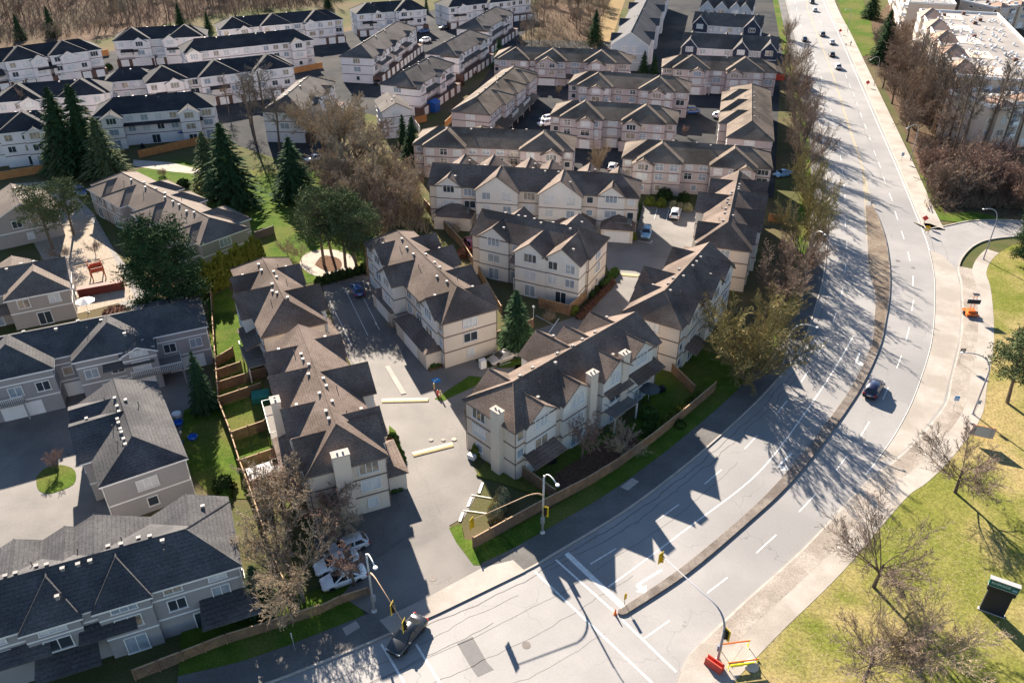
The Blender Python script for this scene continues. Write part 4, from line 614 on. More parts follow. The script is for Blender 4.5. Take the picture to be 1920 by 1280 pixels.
{'n': 'K1', 'st': 'K', 'o': (-74.32, 85.89), 'a': 24.86, 'L': 32.52, 'D': 8.6, 'e': 6.6, 'pi': 0.46, 'ends': 'hh', 'hk': 0.9, 'w': [(-1, 20.51, 9.5, 2.2, 'h', 0.0, 0.46), (-1, 8.39, 9.5, 2.6, 'h', 0.0, 0.46), (-1, 23.51, 4.2, 3.0, 'g', -0.4, 0.46), (1, 27.33, 7, 1, 'h', 0.0, 0.46)], 'near': 'garage', 'vents': 6, 'decks': [(-1, 4.5, 9, 3.4, 2.7), (-1, 22, 28.5, 3.6, 2.7)], 'low': [(-1, 19, 25, 3.2, 4.6, 'p')], 'label': 'grey block with white garage doors and balconies at the left'},
{'n': 'K2', 'st': 'K', 'o': (-40.34, 66.15), 'a': 121.42, 'L': 16.62, 'D': 8.6, 'e': 6, 'pi': 0.46, 'ends': 'hg', 'hk': 0.9, 'w': [(1, 9.28, 8.5, 1.26, 'g', 0.0, 0.46), (1, 13.32, 6.5, 1.0, 'g', 0.0, 0.46)], 'near': 'win', 'vents': 10, 'label': 'grey roofed block standing across the middle of the grey court'},
{'n': 'K3', 'st': 'K', 'o': (-52.38, 45.36), 'a': 23.29, 'L': 27.06, 'D': 8.6, 'e': 6.9, 'pi': 0.46, 'ends': 'hh', 'hk': 0.9, 'w': [(-1, 11.18, 4.4, 0.45, 'H', 0.0, 0.8), (-1, 16.96, 4.4, 0.45, 'H', 0.0, 0.8), (1, 12.46, 7, 0.8, 'g', 0.0, 0.46), (1, 15.14, 9, 0.8, 'g', 0.0, 0.46), (1, 23.51, 7, 0.8, 'g', 0.0, 0.46), (1, 8.14, 7, 0.8, 'g', 0.0, 0.46)], 'near': 'patio', 'vents': 14, 'low': [(-1, 6, 10.5, 1.4, 4.3, 'p'), (-1, 13, 17.5, 1.4, 4.3, 'p'), (-1, 9, 14, 2.4, 2.3, 'p'), (-1, 23, 28, 2.6, 2.6, 'p')], 'label': 'grey block with long black slope in the bottom left corner'}]
BR = {}
for d in BLD:
    BR[d['n']] = building(**d)

# ---------------------------------------------------------------- plants
class Tree:
    """grows branch polylines; thick ones go to the trunk mesh, thin ones to the crown mesh"""
    def __init__(s, seed): s.r = random.Random(seed); s.tr = MB(); s.cr = MB()
    def v(s): return Vector((s.r.gauss(0,1), s.r.gauss(0,1), s.r.gauss(0,1)))
    def limb(s, p, d, L, r, lev, P):
        n = P['seg'][lev]; pts = [p]; rad = [r]; q = p.copy(); dd = d.normalized()
        for i in range(n):
            dd = (dd+s.v()*P['wob'][lev]+Vector((0,0,P['trop'][lev]))).normalized(); q = q+dd*(L/n); pts.append(q.copy()); rad.append(r*(1-(i+1)/n*(.55 if lev == 0 else .72))+.0)
        rad = [max(x, P['rmin']) for x in rad]
        (s.tr if lev <= P['thick'] else s.cr).tube(pts, rad, 7 if lev == 0 else (5 if lev == 1 else 3), cap=False)
        if lev >= P['lev']: return
        k = P['kids'][lev]
        for j in range(k):
            t = P['from'][lev]+(1-P['from'][lev])*(j+s.r.random())/k; f = min(t*n, n-1e-4); i = int(f); b = pts[i].lerp(pts[i+1], f-i)
            ax = (pts[i+1]-pts[i]).normalized(); o = s.v(); o = (o-ax*o.dot(ax)).normalized(); an = P['ang'][lev]*s.r.uniform(.75,1.25)
            cd_ = ax*cos(an)+o*sin(an); ll = L*P['len'][lev]*s.r.uniform(.7,1.15)*(1-.45*t if lev else 1-.3*t)
            s.limb(b, cd_, ll, max(r*P['rk'][lev]*(1-.5*t), P['rmin']), lev+1, P)
def bare(seed, kind):
    t = Tree(seed); z = Vector((0,0,0)); up = Vector((0,0,1))
    if kind == 'open':   # spreading park tree, 9 m
        P = dict(lev=4, thick=1, seg=[3,7,5,3,2], wob=[.04,.07,.10,.14,.2], trop=[.05,.05,.05,.04,.02], kids=[13,14,7,5], len=[2.3,.5,.46,.5], ang=[1.0,.6,.6,.65], rk=[.42,.36,.5,.6], rmin=.010)
        P['from'] = [.5,.15,.15,.1]; t.limb(z, up, 2.8, .17, 0, P)
    elif kind == 'vase':  # many upright stems, dense twigs, 9 m
        P = dict(lev=3, thick=0, seg=[5,4,4,2], wob=[.09,.14,.2,.25], trop=[.10,.10,.06,.03], kids=[13,8,9], len=[.5,.46,.42], ang=[.5,.55,.6], rk=[.42,.45,.6], rmin=.016)
        P['from'] = [.15,.1,.1]
        for i in range(7):
            a = 2*pi*i/7+t.r.random(); t.limb(Vector((cos(a)*.25,sin(a)*.25,0)), Vector((cos(a)*t.r.uniform(.25,.75),sin(a)*t.r.uniform(.25,.75),1)), t.r.uniform(6.5,8.5), .09, 0, P)
    elif kind == 'round':  # broad many-stemmed crown, 9 m tall and as much across
        P = dict(lev=3, thick=0, seg=[6,5,4,2], wob=[.10,.15,.2,.25], trop=[.05,.07,.06,.03], kids=[15,9,9], len=[.42,.48,.45], ang=[.55,.6,.6], rk=[.4,.45,.6], rmin=.016)
        P['from'] = [.12,.1,.1]
        for i in range(13):
            a = 2*pi*i/13+t.r.random()*.5; q = (.25,.7,1.15)[i % 3]; t.limb(Vector((cos(a)*.3,sin(a)*.3,0)), Vector((cos(a)*q,sin(a)*q,1)), t.r.uniform(6.0,8.0), .09, 0, P)
    elif kind == 'dense':  # rounded mass of fine twigs, 10 m
        P = dict(lev=4, thick=1, seg=[3,5,4,3,2], wob=[.06,.16,.22,.28,.3], trop=[.03,.07,.02,-.03,-.1], kids=[9,8,8,6], len=[1.25,.55,.5,.5], ang=[.75,.75,.8,.8], rk=[.45,.45,.5,.6], rmin=.02)
        P['from'] = [.35,.2,.15,.1]; t.limb(z, up, 4.4, .24, 0, P)
    elif kind == 'tall':  # forest tree, 15 m, narrow
        P = dict(lev=3, thick=0, seg=[8,4,3,2], wob=[.035,.12,.2,.25], trop=[.03,.10,.06,.03], kids=[24,7,6], len=[.25,.5,.5], ang=[.75,.7,.7], rk=[.3,.5,.6], rmin=.022)
        P['from'] = [.4,.2,.15]; t.limb(z, up, 14, .2, 0, P)
    elif kind == 'thicket':  # shrubby brush, 4 m
        P = dict(lev=2, thick=-1, seg=[4,3,2], wob=[.12,.2,.25], trop=[.06,.04,.0], kids=[9,7], len=[.5,.5], ang=[.6,.7], rk=[.5,.6], rmin=.018)
        P['from'] = [.15,.1]
        for i in range(24):
            a = t.r.random()*6.28; q = t.r.random()**.5*1.6; t.limb(Vector((cos(a)*q,sin(a)*q,0)), Vector((cos(a)*.35,sin(a)*.35,1)), t.r.uniform(2,3.8), .03, 0, P)
        t.tr.tube([(0,0,-.1),(0,0,.8)], .06, 5)
    return t.tr, t.cr
def cards(mb, r, c, n, spread, size, droop=0, up=0, wd=.35):
    """n small leaf or needle sprays scattered about c"""
    for _ in range(n):
        p = Vector(c)+Vector((r.gauss(0,spread[0]), r.gauss(0,spread[1]), r.gauss(0,spread[2])))
        a = Vector((r.gauss(0,1), r.gauss(0,1), r.gauss(0,.5)-droop+up)).normalized(); b = a.cross(Vector((r.gauss(0,1),r.gauss(0,1),r.gauss(0,1)))).normalized(); s_ = size*r.uniform(.6,1.3)
        mb.add([p-b*s_*wd, p+b*s_*wd, p+a*s_], [(0,1,2)])
def fir(seed, H=15, Rr=4.5, card=.85, n=36, per=15, tier=13):
    r = random.Random(seed); tr = MB().tube([(0,0,-.2),(r.uniform(-.1,.1),0,H*.5),(0,0,H*.97)], [H*.018,H*.011,.02], 7); cr = MB()
    for i in range(n):
        z = H*(.08+.9*i/(n-1)); f = (z/H-.08)/.92; l = Rr*((1-f)**.85 if seed != 84 else (1-f**3.0)**.75)*(1 if f > .06 else .8)+.12
        k = max(4, int(tier*(1-f*.4)))
        for j in range(k):
            a = 2*pi*(j+r.random()*.8)/k; ll = l*r.uniform(.7,1.18); up = .18 if f > .6 else -.12; zb = z+r.uniform(-.25,.25)
            tr_ = [(0,0,zb),(cos(a)*ll*.6,sin(a)*ll*.6,zb+ll*.6*up-.05),(cos(a)*ll*.95,sin(a)*ll*.95,zb+ll*(up-.16))]
            for m in range(per):
                t = (m+.6+r.random()*.6)/per; rr = ll*t; zz = zb+rr*up-.22*rr*t
                sx = r.uniform(-1,1)*.3*ll*(1.15-t)*.9; d = Vector((cos(a),sin(a),-.35)); o = Vector((-sin(a),cos(a),0)); p = Vector((cos(a)*rr,sin(a)*rr,zz))+o*sx
                dd = (d+o*sx*.9+Vector((0,0,r.uniform(-.35,.25)))).normalized(); b = dd.cross(Vector((r.gauss(0,.35),r.gauss(0,.35),1))).normalized(); s_ = card*r.uniform(.6,1.2)*(1.1-.45*f)
                cr.add([p-b*s_*.3-dd*s_*.3, p+b*s_*.3-dd*s_*.3, p+dd*s_*.75], [(0,1,2)])
    cr.lathe([(Rr*.45*(.8 if seed != 84 else 1.2),H*.12)]+[(max(.05, Rr*.42*((1-f)**.85 if seed != 84 else 1.35*(1-f**3.0)**.75)), H*(.08+.9*f)) for f in (.2,.4,.6,.8,.95)], 9)
    return tr, cr
def pine(seed, H=11, Rr=3.2, base=.4, clumps=62, tuft=.5, per=70, lean=0):
    r = random.Random(seed); tr = MB(); cr = MB(); ln = Vector((lean,lean*.3,0))
    tr.tube([Vector((0,0,-.2)), ln*.4+Vector((.1,0,H*.35)), ln+Vector((0,0,H*.92))], [H*.022,H*.016,.04], 7)
    for i in range(clumps):
        f = base+(1-base)*((i+r.random())/clumps); env = Rr*(1-((f-base)/(1-base)-.35)**2*1.25)**.5 if abs(f-base) >= 0 and (1-((f-base)/(1-base)-.35)**2*1.25) > .05 else Rr*.25
        a = r.random()*6.28; q = env*r.uniform(.35,1.0); c = ln*f+Vector((cos(a)*q, sin(a)*q, H*f+r.uniform(-.2,.5)))
        if i % 2 == 0: tr.tube([ln*f*.95+Vector((0,0,H*f-.9)), c], [.07,.02], 4, cap=False)
        cards(cr, r, c, per, (.5,.5,.28), tuft, up=.5, wd=.13)
    return tr, cr
def column(seed, H=4, Rr=.7, n=700, s_=.34):
    r = random.Random(seed); cr = MB(); tr = MB().tube([(0,0,-.1),(0,0,H*.6)], .06, 5)
    for _ in range(n):
        f = r.random()**.9; env = Rr*min(1, (1-f)**.6*1.3)*(.75+.25*min(1, f*5)); a = r.random()*6.28; q = env*r.uniform(.75,1.05)
        p = Vector((cos(a)*q, sin(a)*q, f*H)); d = Vector((cos(a)*.45, sin(a)*.45, 1)).normalized(); b = d.cross(Vector((cos(a)+r.gauss(0,.4),sin(a)+r.gauss(0,.4),0))).normalized(); k = s_*r.uniform(.6,1.3)
        cr.add([p-b*k*.4, p+b*k*.4, p+d*k*1.2], [(0,1,2)])
    cr.lathe([(Rr*.7,0),(Rr*.8,H*.3),(Rr*.62,H*.62),(.05,H*.93)], 8); return tr, cr
def bush(seed, a=(1,1,.8), n=500, s_=.22, core=True):
    r = random.Random(seed); cr = MB()
    for _ in range(n):
        u = r.random()*6.28; w_ = r.random(); v = math.acos(w_); q = r.uniform(.8,1.06); d = Vector((sin(v)*cos(u), sin(v)*sin(u), cos(v)))
        p = Vector((d.x*a[0]*q, d.y*a[1]*q, d.z*a[2]*q)); o = (d+Vector((r.gauss(0,.7),r.gauss(0,.7),r.gauss(0,.7)))).normalized(); b = o.orthogonal().normalized(); k = s_*r.uniform(.6,1.3)
        cr.add([p-b*k*.5, p+b*k*.5, p+o*k], [(0,1,2)])
    if core: cr.lathe([(.7*a[0],0),(.85*a[0],a[2]*.3),(.62*a[0],a[2]*.68),(.1,a[2]*.88)], 8)
    return cr
PROTO = {}
def proto(key, tc, tm, cm):
    PROTO[key] = (tc[0].mesh(key+'_trunk', tm), tc[1].mesh(key+'_crown', cm))
for i in range(3): proto('open%d' % i, bare(11+i, 'open'), 'bark_dark', 'twig_dark')
for i in range(2): proto('vase%d' % i, bare(21+i, 'vase'), 'bark', 'twig_yellow')
proto('round0', bare(27, 'round'), 'bark', 'twig_yellow')
for i in range(2): proto('dense%d' % i, bare(31+i, 'dense'), 'bark', 'twig_tan')
for i in range(3): proto('tall%d' % i, bare(41+i, 'tall'), 'bark', 'twig_grey')
for i in range(2): proto('thicket%d' % i, bare(51+i, 'thicket'), 'bark', 'twig_brown')
for i in range(2): proto('fir%d' % i, fir(61+i), 'bark', 'needle')
proto('cedar0', fir(71, 13, 4.0, .7, 38, 14, 13), 'bark', 'needle_olive'); proto('spruce0', fir(72, 10, 3.1, .62, 34, 15, 13), 'bark', 'needle_blue')
for i in range(2): proto('pine%d' % i, pine(81+i, lean=.8*i), 'bark', 'needle_olive')
proto('broadpine0', pine(84, 13, 3.9, .12, 210, .5, 90), 'bark', 'needle')
for i in range(2): proto('column%d' % i, column(91+i), 'bark', 'cedar')
def recolour(key, src, cm, tm=None):
    a, b = PROTO[src]; b = b.copy(); b.materials[0] = M[cm]; a = a.copy()
    if tm: a.materials[0] = M[tm]
    PROTO[key] = (a, b)
for i in range(2):
    recolour('densered%d' % i, 'dense%d' % i, 'twig_red'); recolour('densebrown%d' % i, 'dense%d' % i, 'twig_brown'); recolour('vasebrown%d' % i, 'vase%d' % i, 'twig_brown'); recolour('vasetan%d' % i, 'vase%d' % i, 'twig_tan')
    recolour('thicketred%d' % i, 'thicket%d' % i, 'twig_red'); recolour('columndark%d' % i, 'column%d' % i, 'leaf_dark'); recolour('thickettan%d' % i, 'thicket%d' % i, 'twig_tan')
for i in range(3): recolour('tallbrown%d' % i, 'tall%d' % i, 'twig_brown', 'bark_dark'); recolour('opentan%d' % i, 'open%d' % i, 'twig_tan', 'bark_pale')
_ti = [0]
def tree(key, p, sc=1., name='bare_tree', label='', cat='tree', group=None, sq=1., rz=None):
    _ti[0] += 1; a, b = PROTO[key]
    t = thing(name, label, cat, (p[0], p[1], 0), (_ti[0]*2.4) % 6.28 if rz is None else rz, group); t.scale = (sc*sq, sc*sq, sc)
    obj('trunk', a, t); obj('crown', b, t); return t
# -- conifers
tree('fir0', (-99.29,172.47), 1.25, 'fir_tree', 'taller left fir of the pair in front of the white houses', sq=1.1)
tree('fir1', (-95.32,173.82), 1.28, 'fir_tree', 'right fir of the tall pair in front of the white houses', sq=1.1)
tree('cedar0', (-88.95,168.23), 1.05, 'cedar_tree', 'broad olive cedar at the foot of the twin firs', sq=1.35); tree('cedar0', (-100.35,171.15), .9, 'cedar_tree', 'dark cedar left of the twin firs', sq=1.35)
tree('fir1', (-56.92,153.34), 1.15, 'fir_tree', 'tall fir on the green lawn above the taupe row', sq=1.3); tree('cedar0', (-64.54,162.92), .95, 'cedar_tree', 'olive cedar just left of the tall lawn fir', sq=1.2)
tree('spruce0', (-45.05,157.01), 1.3, 'spruce_tree', 'dense dark spruce standing on the bright green lawn', sq=1.3)
tree('cedar0', (-61.89,157.01), .6, 'cedar_tree', 'small cedar at the foot of the tall lawn fir')
tree('broadpine0', (-51.67,104.92), 1.32, 'pine_tree', 'huge dark rounded pine beside the grey block', sq=1.05)
tree('spruce0', (-40.78,84.72), .92, 'spruce_tree', 'slim young fir between the grey court and the backyards', sq=.72)
tree('spruce0', (0.63,99.36), 1.0, 'spruce_tree', 'conical fir between the tan blocks beside the beige sedan', sq=1.05)
tree('spruce0', (-23.03,180.07), 1.0, 'spruce_tree', 'dark narrow conifer at the left end of the pink block', sq=1.0); tree('spruce0', (-25.77,185.57), .9, 'spruce_tree', 'dark conifer half behind its narrow neighbour by the pink block', sq=.8)
tree('spruce0', (-4.13,265.18), .95, 'spruce_tree', 'lone dark conifer between the grey and pink roofed blocks', sq=.95)
tree('spruce0', (41.27,257.17), .72, 'spruce_tree', 'left of two dark conifers before the grey gable end'); tree('spruce0', (44.53,256.53), .6, 'spruce_tree', 'right smaller of two dark conifers before the grey gable end')
tree('pine0', (-84.22,132.81), 1.1, 'pine_tree', 'left leaning pine over the gravel yard', sq=1.0); tree('pine1', (-83.47,139.24), 1.0, 'pine_tree', 'right pine over the gravel yard')
for k, (q, s_, l) in enumerate((((-33.21,126.41), 1.25, 'pine with tall bare trunk at the left of the playground'), ((-32.69,130.63), 1.1, 'pine behind the playground sand'), ((-29.36,126.00), 1.2, 'pine on the right rim of the playground'), ((-27.13,124.99), 1.15, 'pine between the playground and the hedge'), ((-24.92,122.80), 1.1, 'pine at the corner of the tan block car park'), ((-29.79,132.37), 1.0, 'pine farthest back beside the round playground'))): tree('pine%d' % (k % 2), q, s_, 'pine_tree', l)
tree('fir0', (121.57,272.18), .85, 'fir_tree', 'dark fir at the end of the roadside strip of grass', sq=1.3); tree('fir1', (146.08,345.54), .75, 'fir_tree', 'dark fir beside the far roadside lawn', sq=1.4); tree('fir1', (136.76,306.34), .7, 'fir_tree', 'fir behind the dark fir near the apartment building', sq=1.4)
tree('broadpine0', (91.38,127.03), .85, 'pine_tree', 'dark pine at the right edge by the side street', sq=.9); tree('broadpine0', (102.38,141.65), .9, 'pine_tree', 'pine cut by the right edge above the side street')
tree('pine1', (66.50,86.01), 1.0, 'pine_tree', 'park pine with brown lower crown at the right edge', sq=1.1); tree('broadpine0', (73.01,93.14), .65, 'pine_tree', 'green pine top behind the brown park pine')
tree('spruce0', (-35.79,356.77), .7, 'spruce_tree', 'small dark conifer between two white blocks at the top', sq=.6)
tree('spruce0', (-24.81,52.41), .62, 'spruce_tree', 'small blue-green conifer beside the grey block corner', sq=1.1)
# cedar hedge columns, each its own plant
for k in range(13):
    x = 372+k*9.0; tree('column%d' % (k % 2), [Vector((-51.45,114.22)), Vector((-44.04,126.00))][0].lerp(Vector((-44.04,126.00)), k/12), 1.25+.12*((k*7) % 3), 'cedar_column', 'tall yellow-green cedar column in the hedge beside the taupe row', 'hedge plant', 'cedar columns of the tall hedge')
# -- park and street trees, bare
for k, (q, s_, key, l) in enumerate((((51.45,68.79), 1.3, 'open0', 'bare spreading tree on the lawn above the black-faced sign'), ((36.74,55.05), 1.35, 'open1', 'bare spreading tree between the road bend and the big sign'), ((31.78,44.41), 1.25, 'open2', 'bare tree at the bottom edge of the lawn'), ((37.10,45.11), 1.2, 'opentan1', 'pale bare tree at the lower right behind the bottom tree'))): tree(key, q, s_, 'bare_tree', l)
tree('round0', (32.99,91.32), 1.42, 'spreading_tree', 'big yellow-green bare tree leaning over the road fence', sq=1.05); tree('vase1', (40.45,103.07), .8, 'bare_tree', 'yellow-green tree beside the biggest roadside tree', sq=1.2)
tree('vasebrown0', (43.29,111.96), 1.0, 'bare_tree', 'brown twiggy roadside tree above the yellow-green pair', sq=1.3); tree('vasebrown1', (47.84,119.14), 1.1, 'bare_tree', 'brown roadside tree opposite the planted median', sq=1.1)
tree('vase0', (52.57,130.19), 1.2, 'bare_tree', 'moss-green roadside tree opposite the tip of the median', sq=1.0); tree('vase1', (57.11,141.65), 1.25, 'bare_tree', 'yellow-green roadside tree reaching over the kerb', sq=1.0)
tree('densebrown0', (55.68,132.37), .75, 'bare_tree', 'leaning tree with long limb over the road')
for k, (q, s_, key, l) in enumerate((((61.29,157.58), 1.08, 'vase1', 'green-tinged tree beside the brown row of roadside trees'), ((64.97,171.48), 1.20, 'vasebrown0', 'brown roadside tree by the silver-blue car'), ((69.46,187.46), 1.26, 'vasebrown1', 'tall brown roadside tree behind the pink block end'), ((74.00,203.82), 1.20, 'vasebrown0', 'brown roadside tree beside the pink hips'), ((78.66,222.70), 1.14, 'vasebrown1', 'reddish brown roadside tree above the pink hips'), ((83.70,241.77), 1.08, 'vasetan0', 'tan roadside tree below the navy row'), ((88.71,260.46), 1.08, 'vasebrown0', 'dark roadside tree at the corner of the navy row'), ((100.81,306.34), 0.84, 'vasetan1', 'small tan tree beside the second navy row'))): tree(key, q, s_, 'bare_tree', l)
# -- middle grove of tan bare trees
for k, (q, s_, key, l) in enumerate((((-37.40,169.84), 2.35, 'dense0', 'tallest bare tree of the middle grove with two dark stems'), ((-33.89,165.07), 1.9, 'dense1', 'pale bare tree at the centre of the middle grove'), ((-36.16,150.62), 1.3, 'densebrown0', 'leaning bare tree at the left rim of the middle grove'), ((-28.06,150.62), 1.5, 'dense0', 'wide bare tree in front of the middle grove'), ((-23.05,146.67), 1.4, 'dense1', 'brown bare tree at the right rim of the middle grove'), ((-20.51,150.62), 1.15, 'densebrown1', 'low bare tree by the fence of the tan row'), ((-25.92,163.53), 1.3, 'dense0', 'bare tree between the grove and the narrow conifer'), ((-18.25,144.12), .65, 'densebrown0', 'small bare tree at the top of the angled fence'), ((-27.42,139.24), 1.0, 'densebrown1', 'dark bare tree beside the playground pines'), ((-43.56,180.07), 1.7, 'dense1', 'tan bare tree in front of the half hidden white block'), ((-23.90,135.74), .95, 'densebrown0', 'bare tree behind the far end of the hipped tan block'))): tree(key, q, s_, 'bare_tree', l)
for k, (q, s_, l) in enumerate((((-62.78,191.34), .85, 'slim bare tree left of the half hidden white block'), ((-60.33,194.54), .95, 'slim bare tree in front of the white garages'), ((-55.49,185.57), .8, 'thin bare tree right of the slim pair'), ((-68.13,206.03), .7, 'thin bare tree below the three dark hips'))): tree('tall%d' % (k % 3), q, s_*1.25, 'bare_tree', l, sq=1.5)
# -- trees by the lower left car park
for k, (q, s_, key, l) in enumerate((((-20.76,53.18), 1.3, 'opentan0', 'bare tree behind the bottom fence beside the white cars'), ((-24.08,61.74), 1.3, 'dense0', 'tan bare tree between the white shed and the parked cars'), ((-20.17,62.52), .95, 'densered1', 'red-twigged tree beside the white parked cars'), ((-27.13,65.77), .85, 'densered0', 'red-brown bush-like tree at the tan block corner'), ((-16.03,55.19), .7, 'densered0', 'small reddish tree by the signal pole'), ((-22.48,66.62), .75, 'densered1', 'purplish small tree against the white chimney wall'), ((-22.96,56.92), 1.15, 'dense1', 'bare tree on the pale mulch beside the fence'), ((-18.43,60.96), .7, 'dense1', 'twiggy tree over the rearmost white car'))): tree(key, q, s_, 'bare_tree', l)
tree('densered0', (8.47,74.38), .85, 'bare_tree', 'reddish bare tree in front of the tan block yard', sq=.95); tree('opentan2', (13.72,75.87), .65, 'bare_tree', 'small pale bare tree beside the reddish yard tree', sq=1.1)
for k, (q, s_, key, l) in enumerate((((-15.07,173.14), .6, 'vasetan0', 'left small tan tree against the long pink wall'), ((-6.58,171.48), .55, 'vasetan1', 'middle small tan tree against the long pink wall'), ((1.42,169.19), .62, 'vasetan0', 'right round tan tree against the long pink wall'), ((19.47,172.47), .75, 'vasetan1', 'tan tree between the pink block and the white car'), ((29.24,165.07), .4, 'densebrown0', 'small bare tree at the pink wall above the flowering hedge'), ((13.58,233.27), .4, 'dense0', 'small tree in the pink court'), ((-17.65,104.61), .32, 'opentan0', 'little bare tree before the court garages'), ((5.87,107.79), .38, 'thickettan0', 'tan shrub beside the conical fir'), ((-11.17,139.24), .6, 'thickettan1', 'pale twiggy shrub behind the three gabled block'), ((-54.66,72.93), .33, 'densered1', 'little round tree on the oval island'), ((-80.51,128.07), .5, 'open1', 'thin bare tree behind the taupe house'), ((-75.24,130.19), .45, 'open2', 'small bare tree beside the paved lane'), ((-40.52,130.19), .5, 'opentan1', 'small bare tree on the lawn by the cedar hedge'), ((-37.63,128.07), .45, 'opentan0', 'bare sapling on the lawn left of the playground'), ((-122.93,201.65), .7, 'tallbrown0', 'slim bare tree in front of the left edge white block'), ((43.62,197.42), .35, 'densered0', 'reddish small tree in the pink court by the blue car'), ((-77.77,169.84), .4, 'thickettan0', 'pale shrub below the orange patio fence'))): tree(key, q, s_, 'bare_tree', l)
for k, (q, s_, key, l) in enumerate((((-97.33,265.18), .6, 'densebrown0', 'small bare tree between the long straight ridge and the three hips'), ((-140.47,267.24), .45, 'densebrown1', 'little bare tree before the left edge white garages'), ((-103.14,215.29), .5, 'thicket0', 'twiggy shrub left of the white patios'), ((-76.45,215.29), .7, 'tallbrown1', 'bare tree below the white garages of the three hips'), ((-55.62,206.03), .6, 'densebrown0', 'bare tree before the half hidden grey roof'), ((-50.08,250.82), .6, 'dense1', 'bare tree at the lower end of the grey shingled block'), ((-51.45,227.88), .9, 'dense0', 'bare tree at the top of the middle grove'), ((-48.81,193.33), .9, 'densebrown1', 'bare tree in front of the dark asphalt court'))): tree(key, q, s_, 'bare_tree', l)
for k, (q, s_, key, l) in enumerate((((-48.64,189.38), 1.5, 'dense1', 'tall tan tree above the dense dark spruce'), ((-37.32,183.70), 1.7, 'dense0', 'tall tan tree beside the tallest tree of the middle grove'), ((-31.35,173.14), 1.5, 'densebrown1', 'broad brown tree right of the tallest grove tree'), ((-36.32,160.51), 1.4, 'dense1', 'tan tree filling the left of the middle grove'), ((-22.76,156.15), 1.3, 'dense0', 'tan tree between the narrow conifers and the tan row'), ((-24.18,141.65), 1.2, 'densebrown0', 'brown tree at the foot of the middle grove'), ((-31.19,146.67), 1.3, 'dense0', 'tan tree at the front of the middle grove'), ((-48.23,173.14), .8, 'thickettan1', 'pale shrub left of the middle grove'))): tree(key, q, s_, 'bare_tree', l)
# -- right-hand wood by the apartments
gR = 'bare trees between the road and the apartments'
rr = random.Random(5)
for k, (x, y) in enumerate(((106.69,225.27),(116.16,241.77),(115.76,250.82),(106.74,215.29),(123.48,281.78),(126.28,270.75),(110.59,241.77),(103.12,201.65),(97.62,193.33),(118.07,233.27),(137.40,293.61),(109.74,210.58),(129.54,285.63),(128.62,263.81))): tree(('densebrown%d','vasebrown%d')[k % 2] % (k % 2), (-231.52,387.89) if False else (x, y), 1.0+.3*rr.random(), 'bare_tree', 'one of the brown bare trees lining the pavement before the apartments', group=gR, sq=1.0)
gT = 'tall dark trunks before the apartments'
for k, (x, y) in enumerate(((104.37,183.70),(104.78,181.87),(106.65,183.70),(117.41,193.33),(115.38,183.70),(116.38,180.07),(112.25,185.57))): tree('tall%d' % (k % 3), (x, y), 1.25+.2*rr.random(), 'tall_bare_tree', 'one of the tall dark-trunked trees rising before the apartment roof', group=gT, sq=.9)
gB = 'brushwood above the side street'
for k in range(26):
    q = (87.65,154.74); a = Vector((88.28,156.15)).lerp(Vector((104.54,153.34)), rr.random()); b_ = Vector((94.05,173.14)).lerp(Vector((115.16,173.14)), rr.random()); p = a.lerp(b_, rr.random())
    tree(('thicket%d','thicketred%d','densebrown%d')[k % 3] % (k % 2), p, (1.7,1.6,.85)[k % 3]*(.8+.4*rr.random()), 'brush_thicket', 'one of the reddish brush clumps above the side street', 'shrub', gB)
# -- far woods at the top
gW = 'bare trees of the far wood'
def scatter(n, quad, keys, s0, s1, name, label, cat, group, sq=1.):
    A, B, C_, D_ = [Vector(q) for q in quad]
    for k in range(n):
        u, v = rr.random(), rr.random(); p = A.lerp(B, u).lerp(D_.lerp(C_, u), v); tree(keys[k % len(keys)], p, s0+(s1-s0)*rr.random(), name, label, cat, group, sq)
scatter(185, ((-187.42,285.63), (-75.29,377.41), (-63.00,519.36), (-319.71,449.24)), ('tallbrown0','tall1','tallbrown2','tall0','tallbrown1','dense1','tall2','densebrown0'), .7, 1.05, 'bare_tree', 'one of the bare trees in the brown wood beyond the white houses', 'tree', gW, 1.1)
scatter(42, ((1.86,289.57), (26.80,276.54), (48.88,416.52), (6.89,449.24)), ('dense0','tallbrown1','dense1','tall2','densebrown0'), .6, 1.0, 'bare_tree', 'one of the bare trees in the wood behind the pink blocks', 'tree', 'bare trees of the wood behind the pink blocks', 1.1)
scatter(26, ((113.30,250.82), (102.68,185.57), (113.73,199.52), (135.97,285.63)), ('densebrown0','vasebrown1','dense1','tall1'), .9, 1.35, 'bare_tree', 'one of the grey-brown trees screening the apartments', 'tree', 'grey-brown trees screening the apartments', 1.1)
scatter(16, ((107.14,194.54), (118.07,233.27), (121.51,250.82), (104.09,194.54)), ('tall0','tallbrown1','tall2'), .9, 1.2, 'bare_tree', 'one of the bare trees close against the apartment balconies', 'tree', 'bare trees against the apartment balconies', 1.2)
scatter(40, ((150.28,320.07), (204.28,362.62), (223.53,432.32), (194.26,432.32)), ('tallbrown0','dense1','densebrown1'), .5, .8, 'bare_tree', 'one of the bare trees behind the apartment building', 'tree', 'bare trees behind the apartments', 1.2)
for k, (q, s_, l) in enumerate((((-179.74,306.34), .6, 'dark fir standing in the brown wood at the far left'), ((-171.05,312.62), .7, 'dark fir in the brown wood above the left white block'), ((-128.62,327.85), .6, 'dark fir in the wood behind the orange-fenced block'), ((-115.35,320.07), .5, 'rounded dark evergreen beside the long white block'), ((29.54,297.75), .8, 'ivy-green fir at the edge of the wood by the meadow'), ((-79.48,368.66), .6, 'dark fir at the right end of the long white block'))): tree('fir%d' % (k % 2), q, s_, 'fir_tree', l)
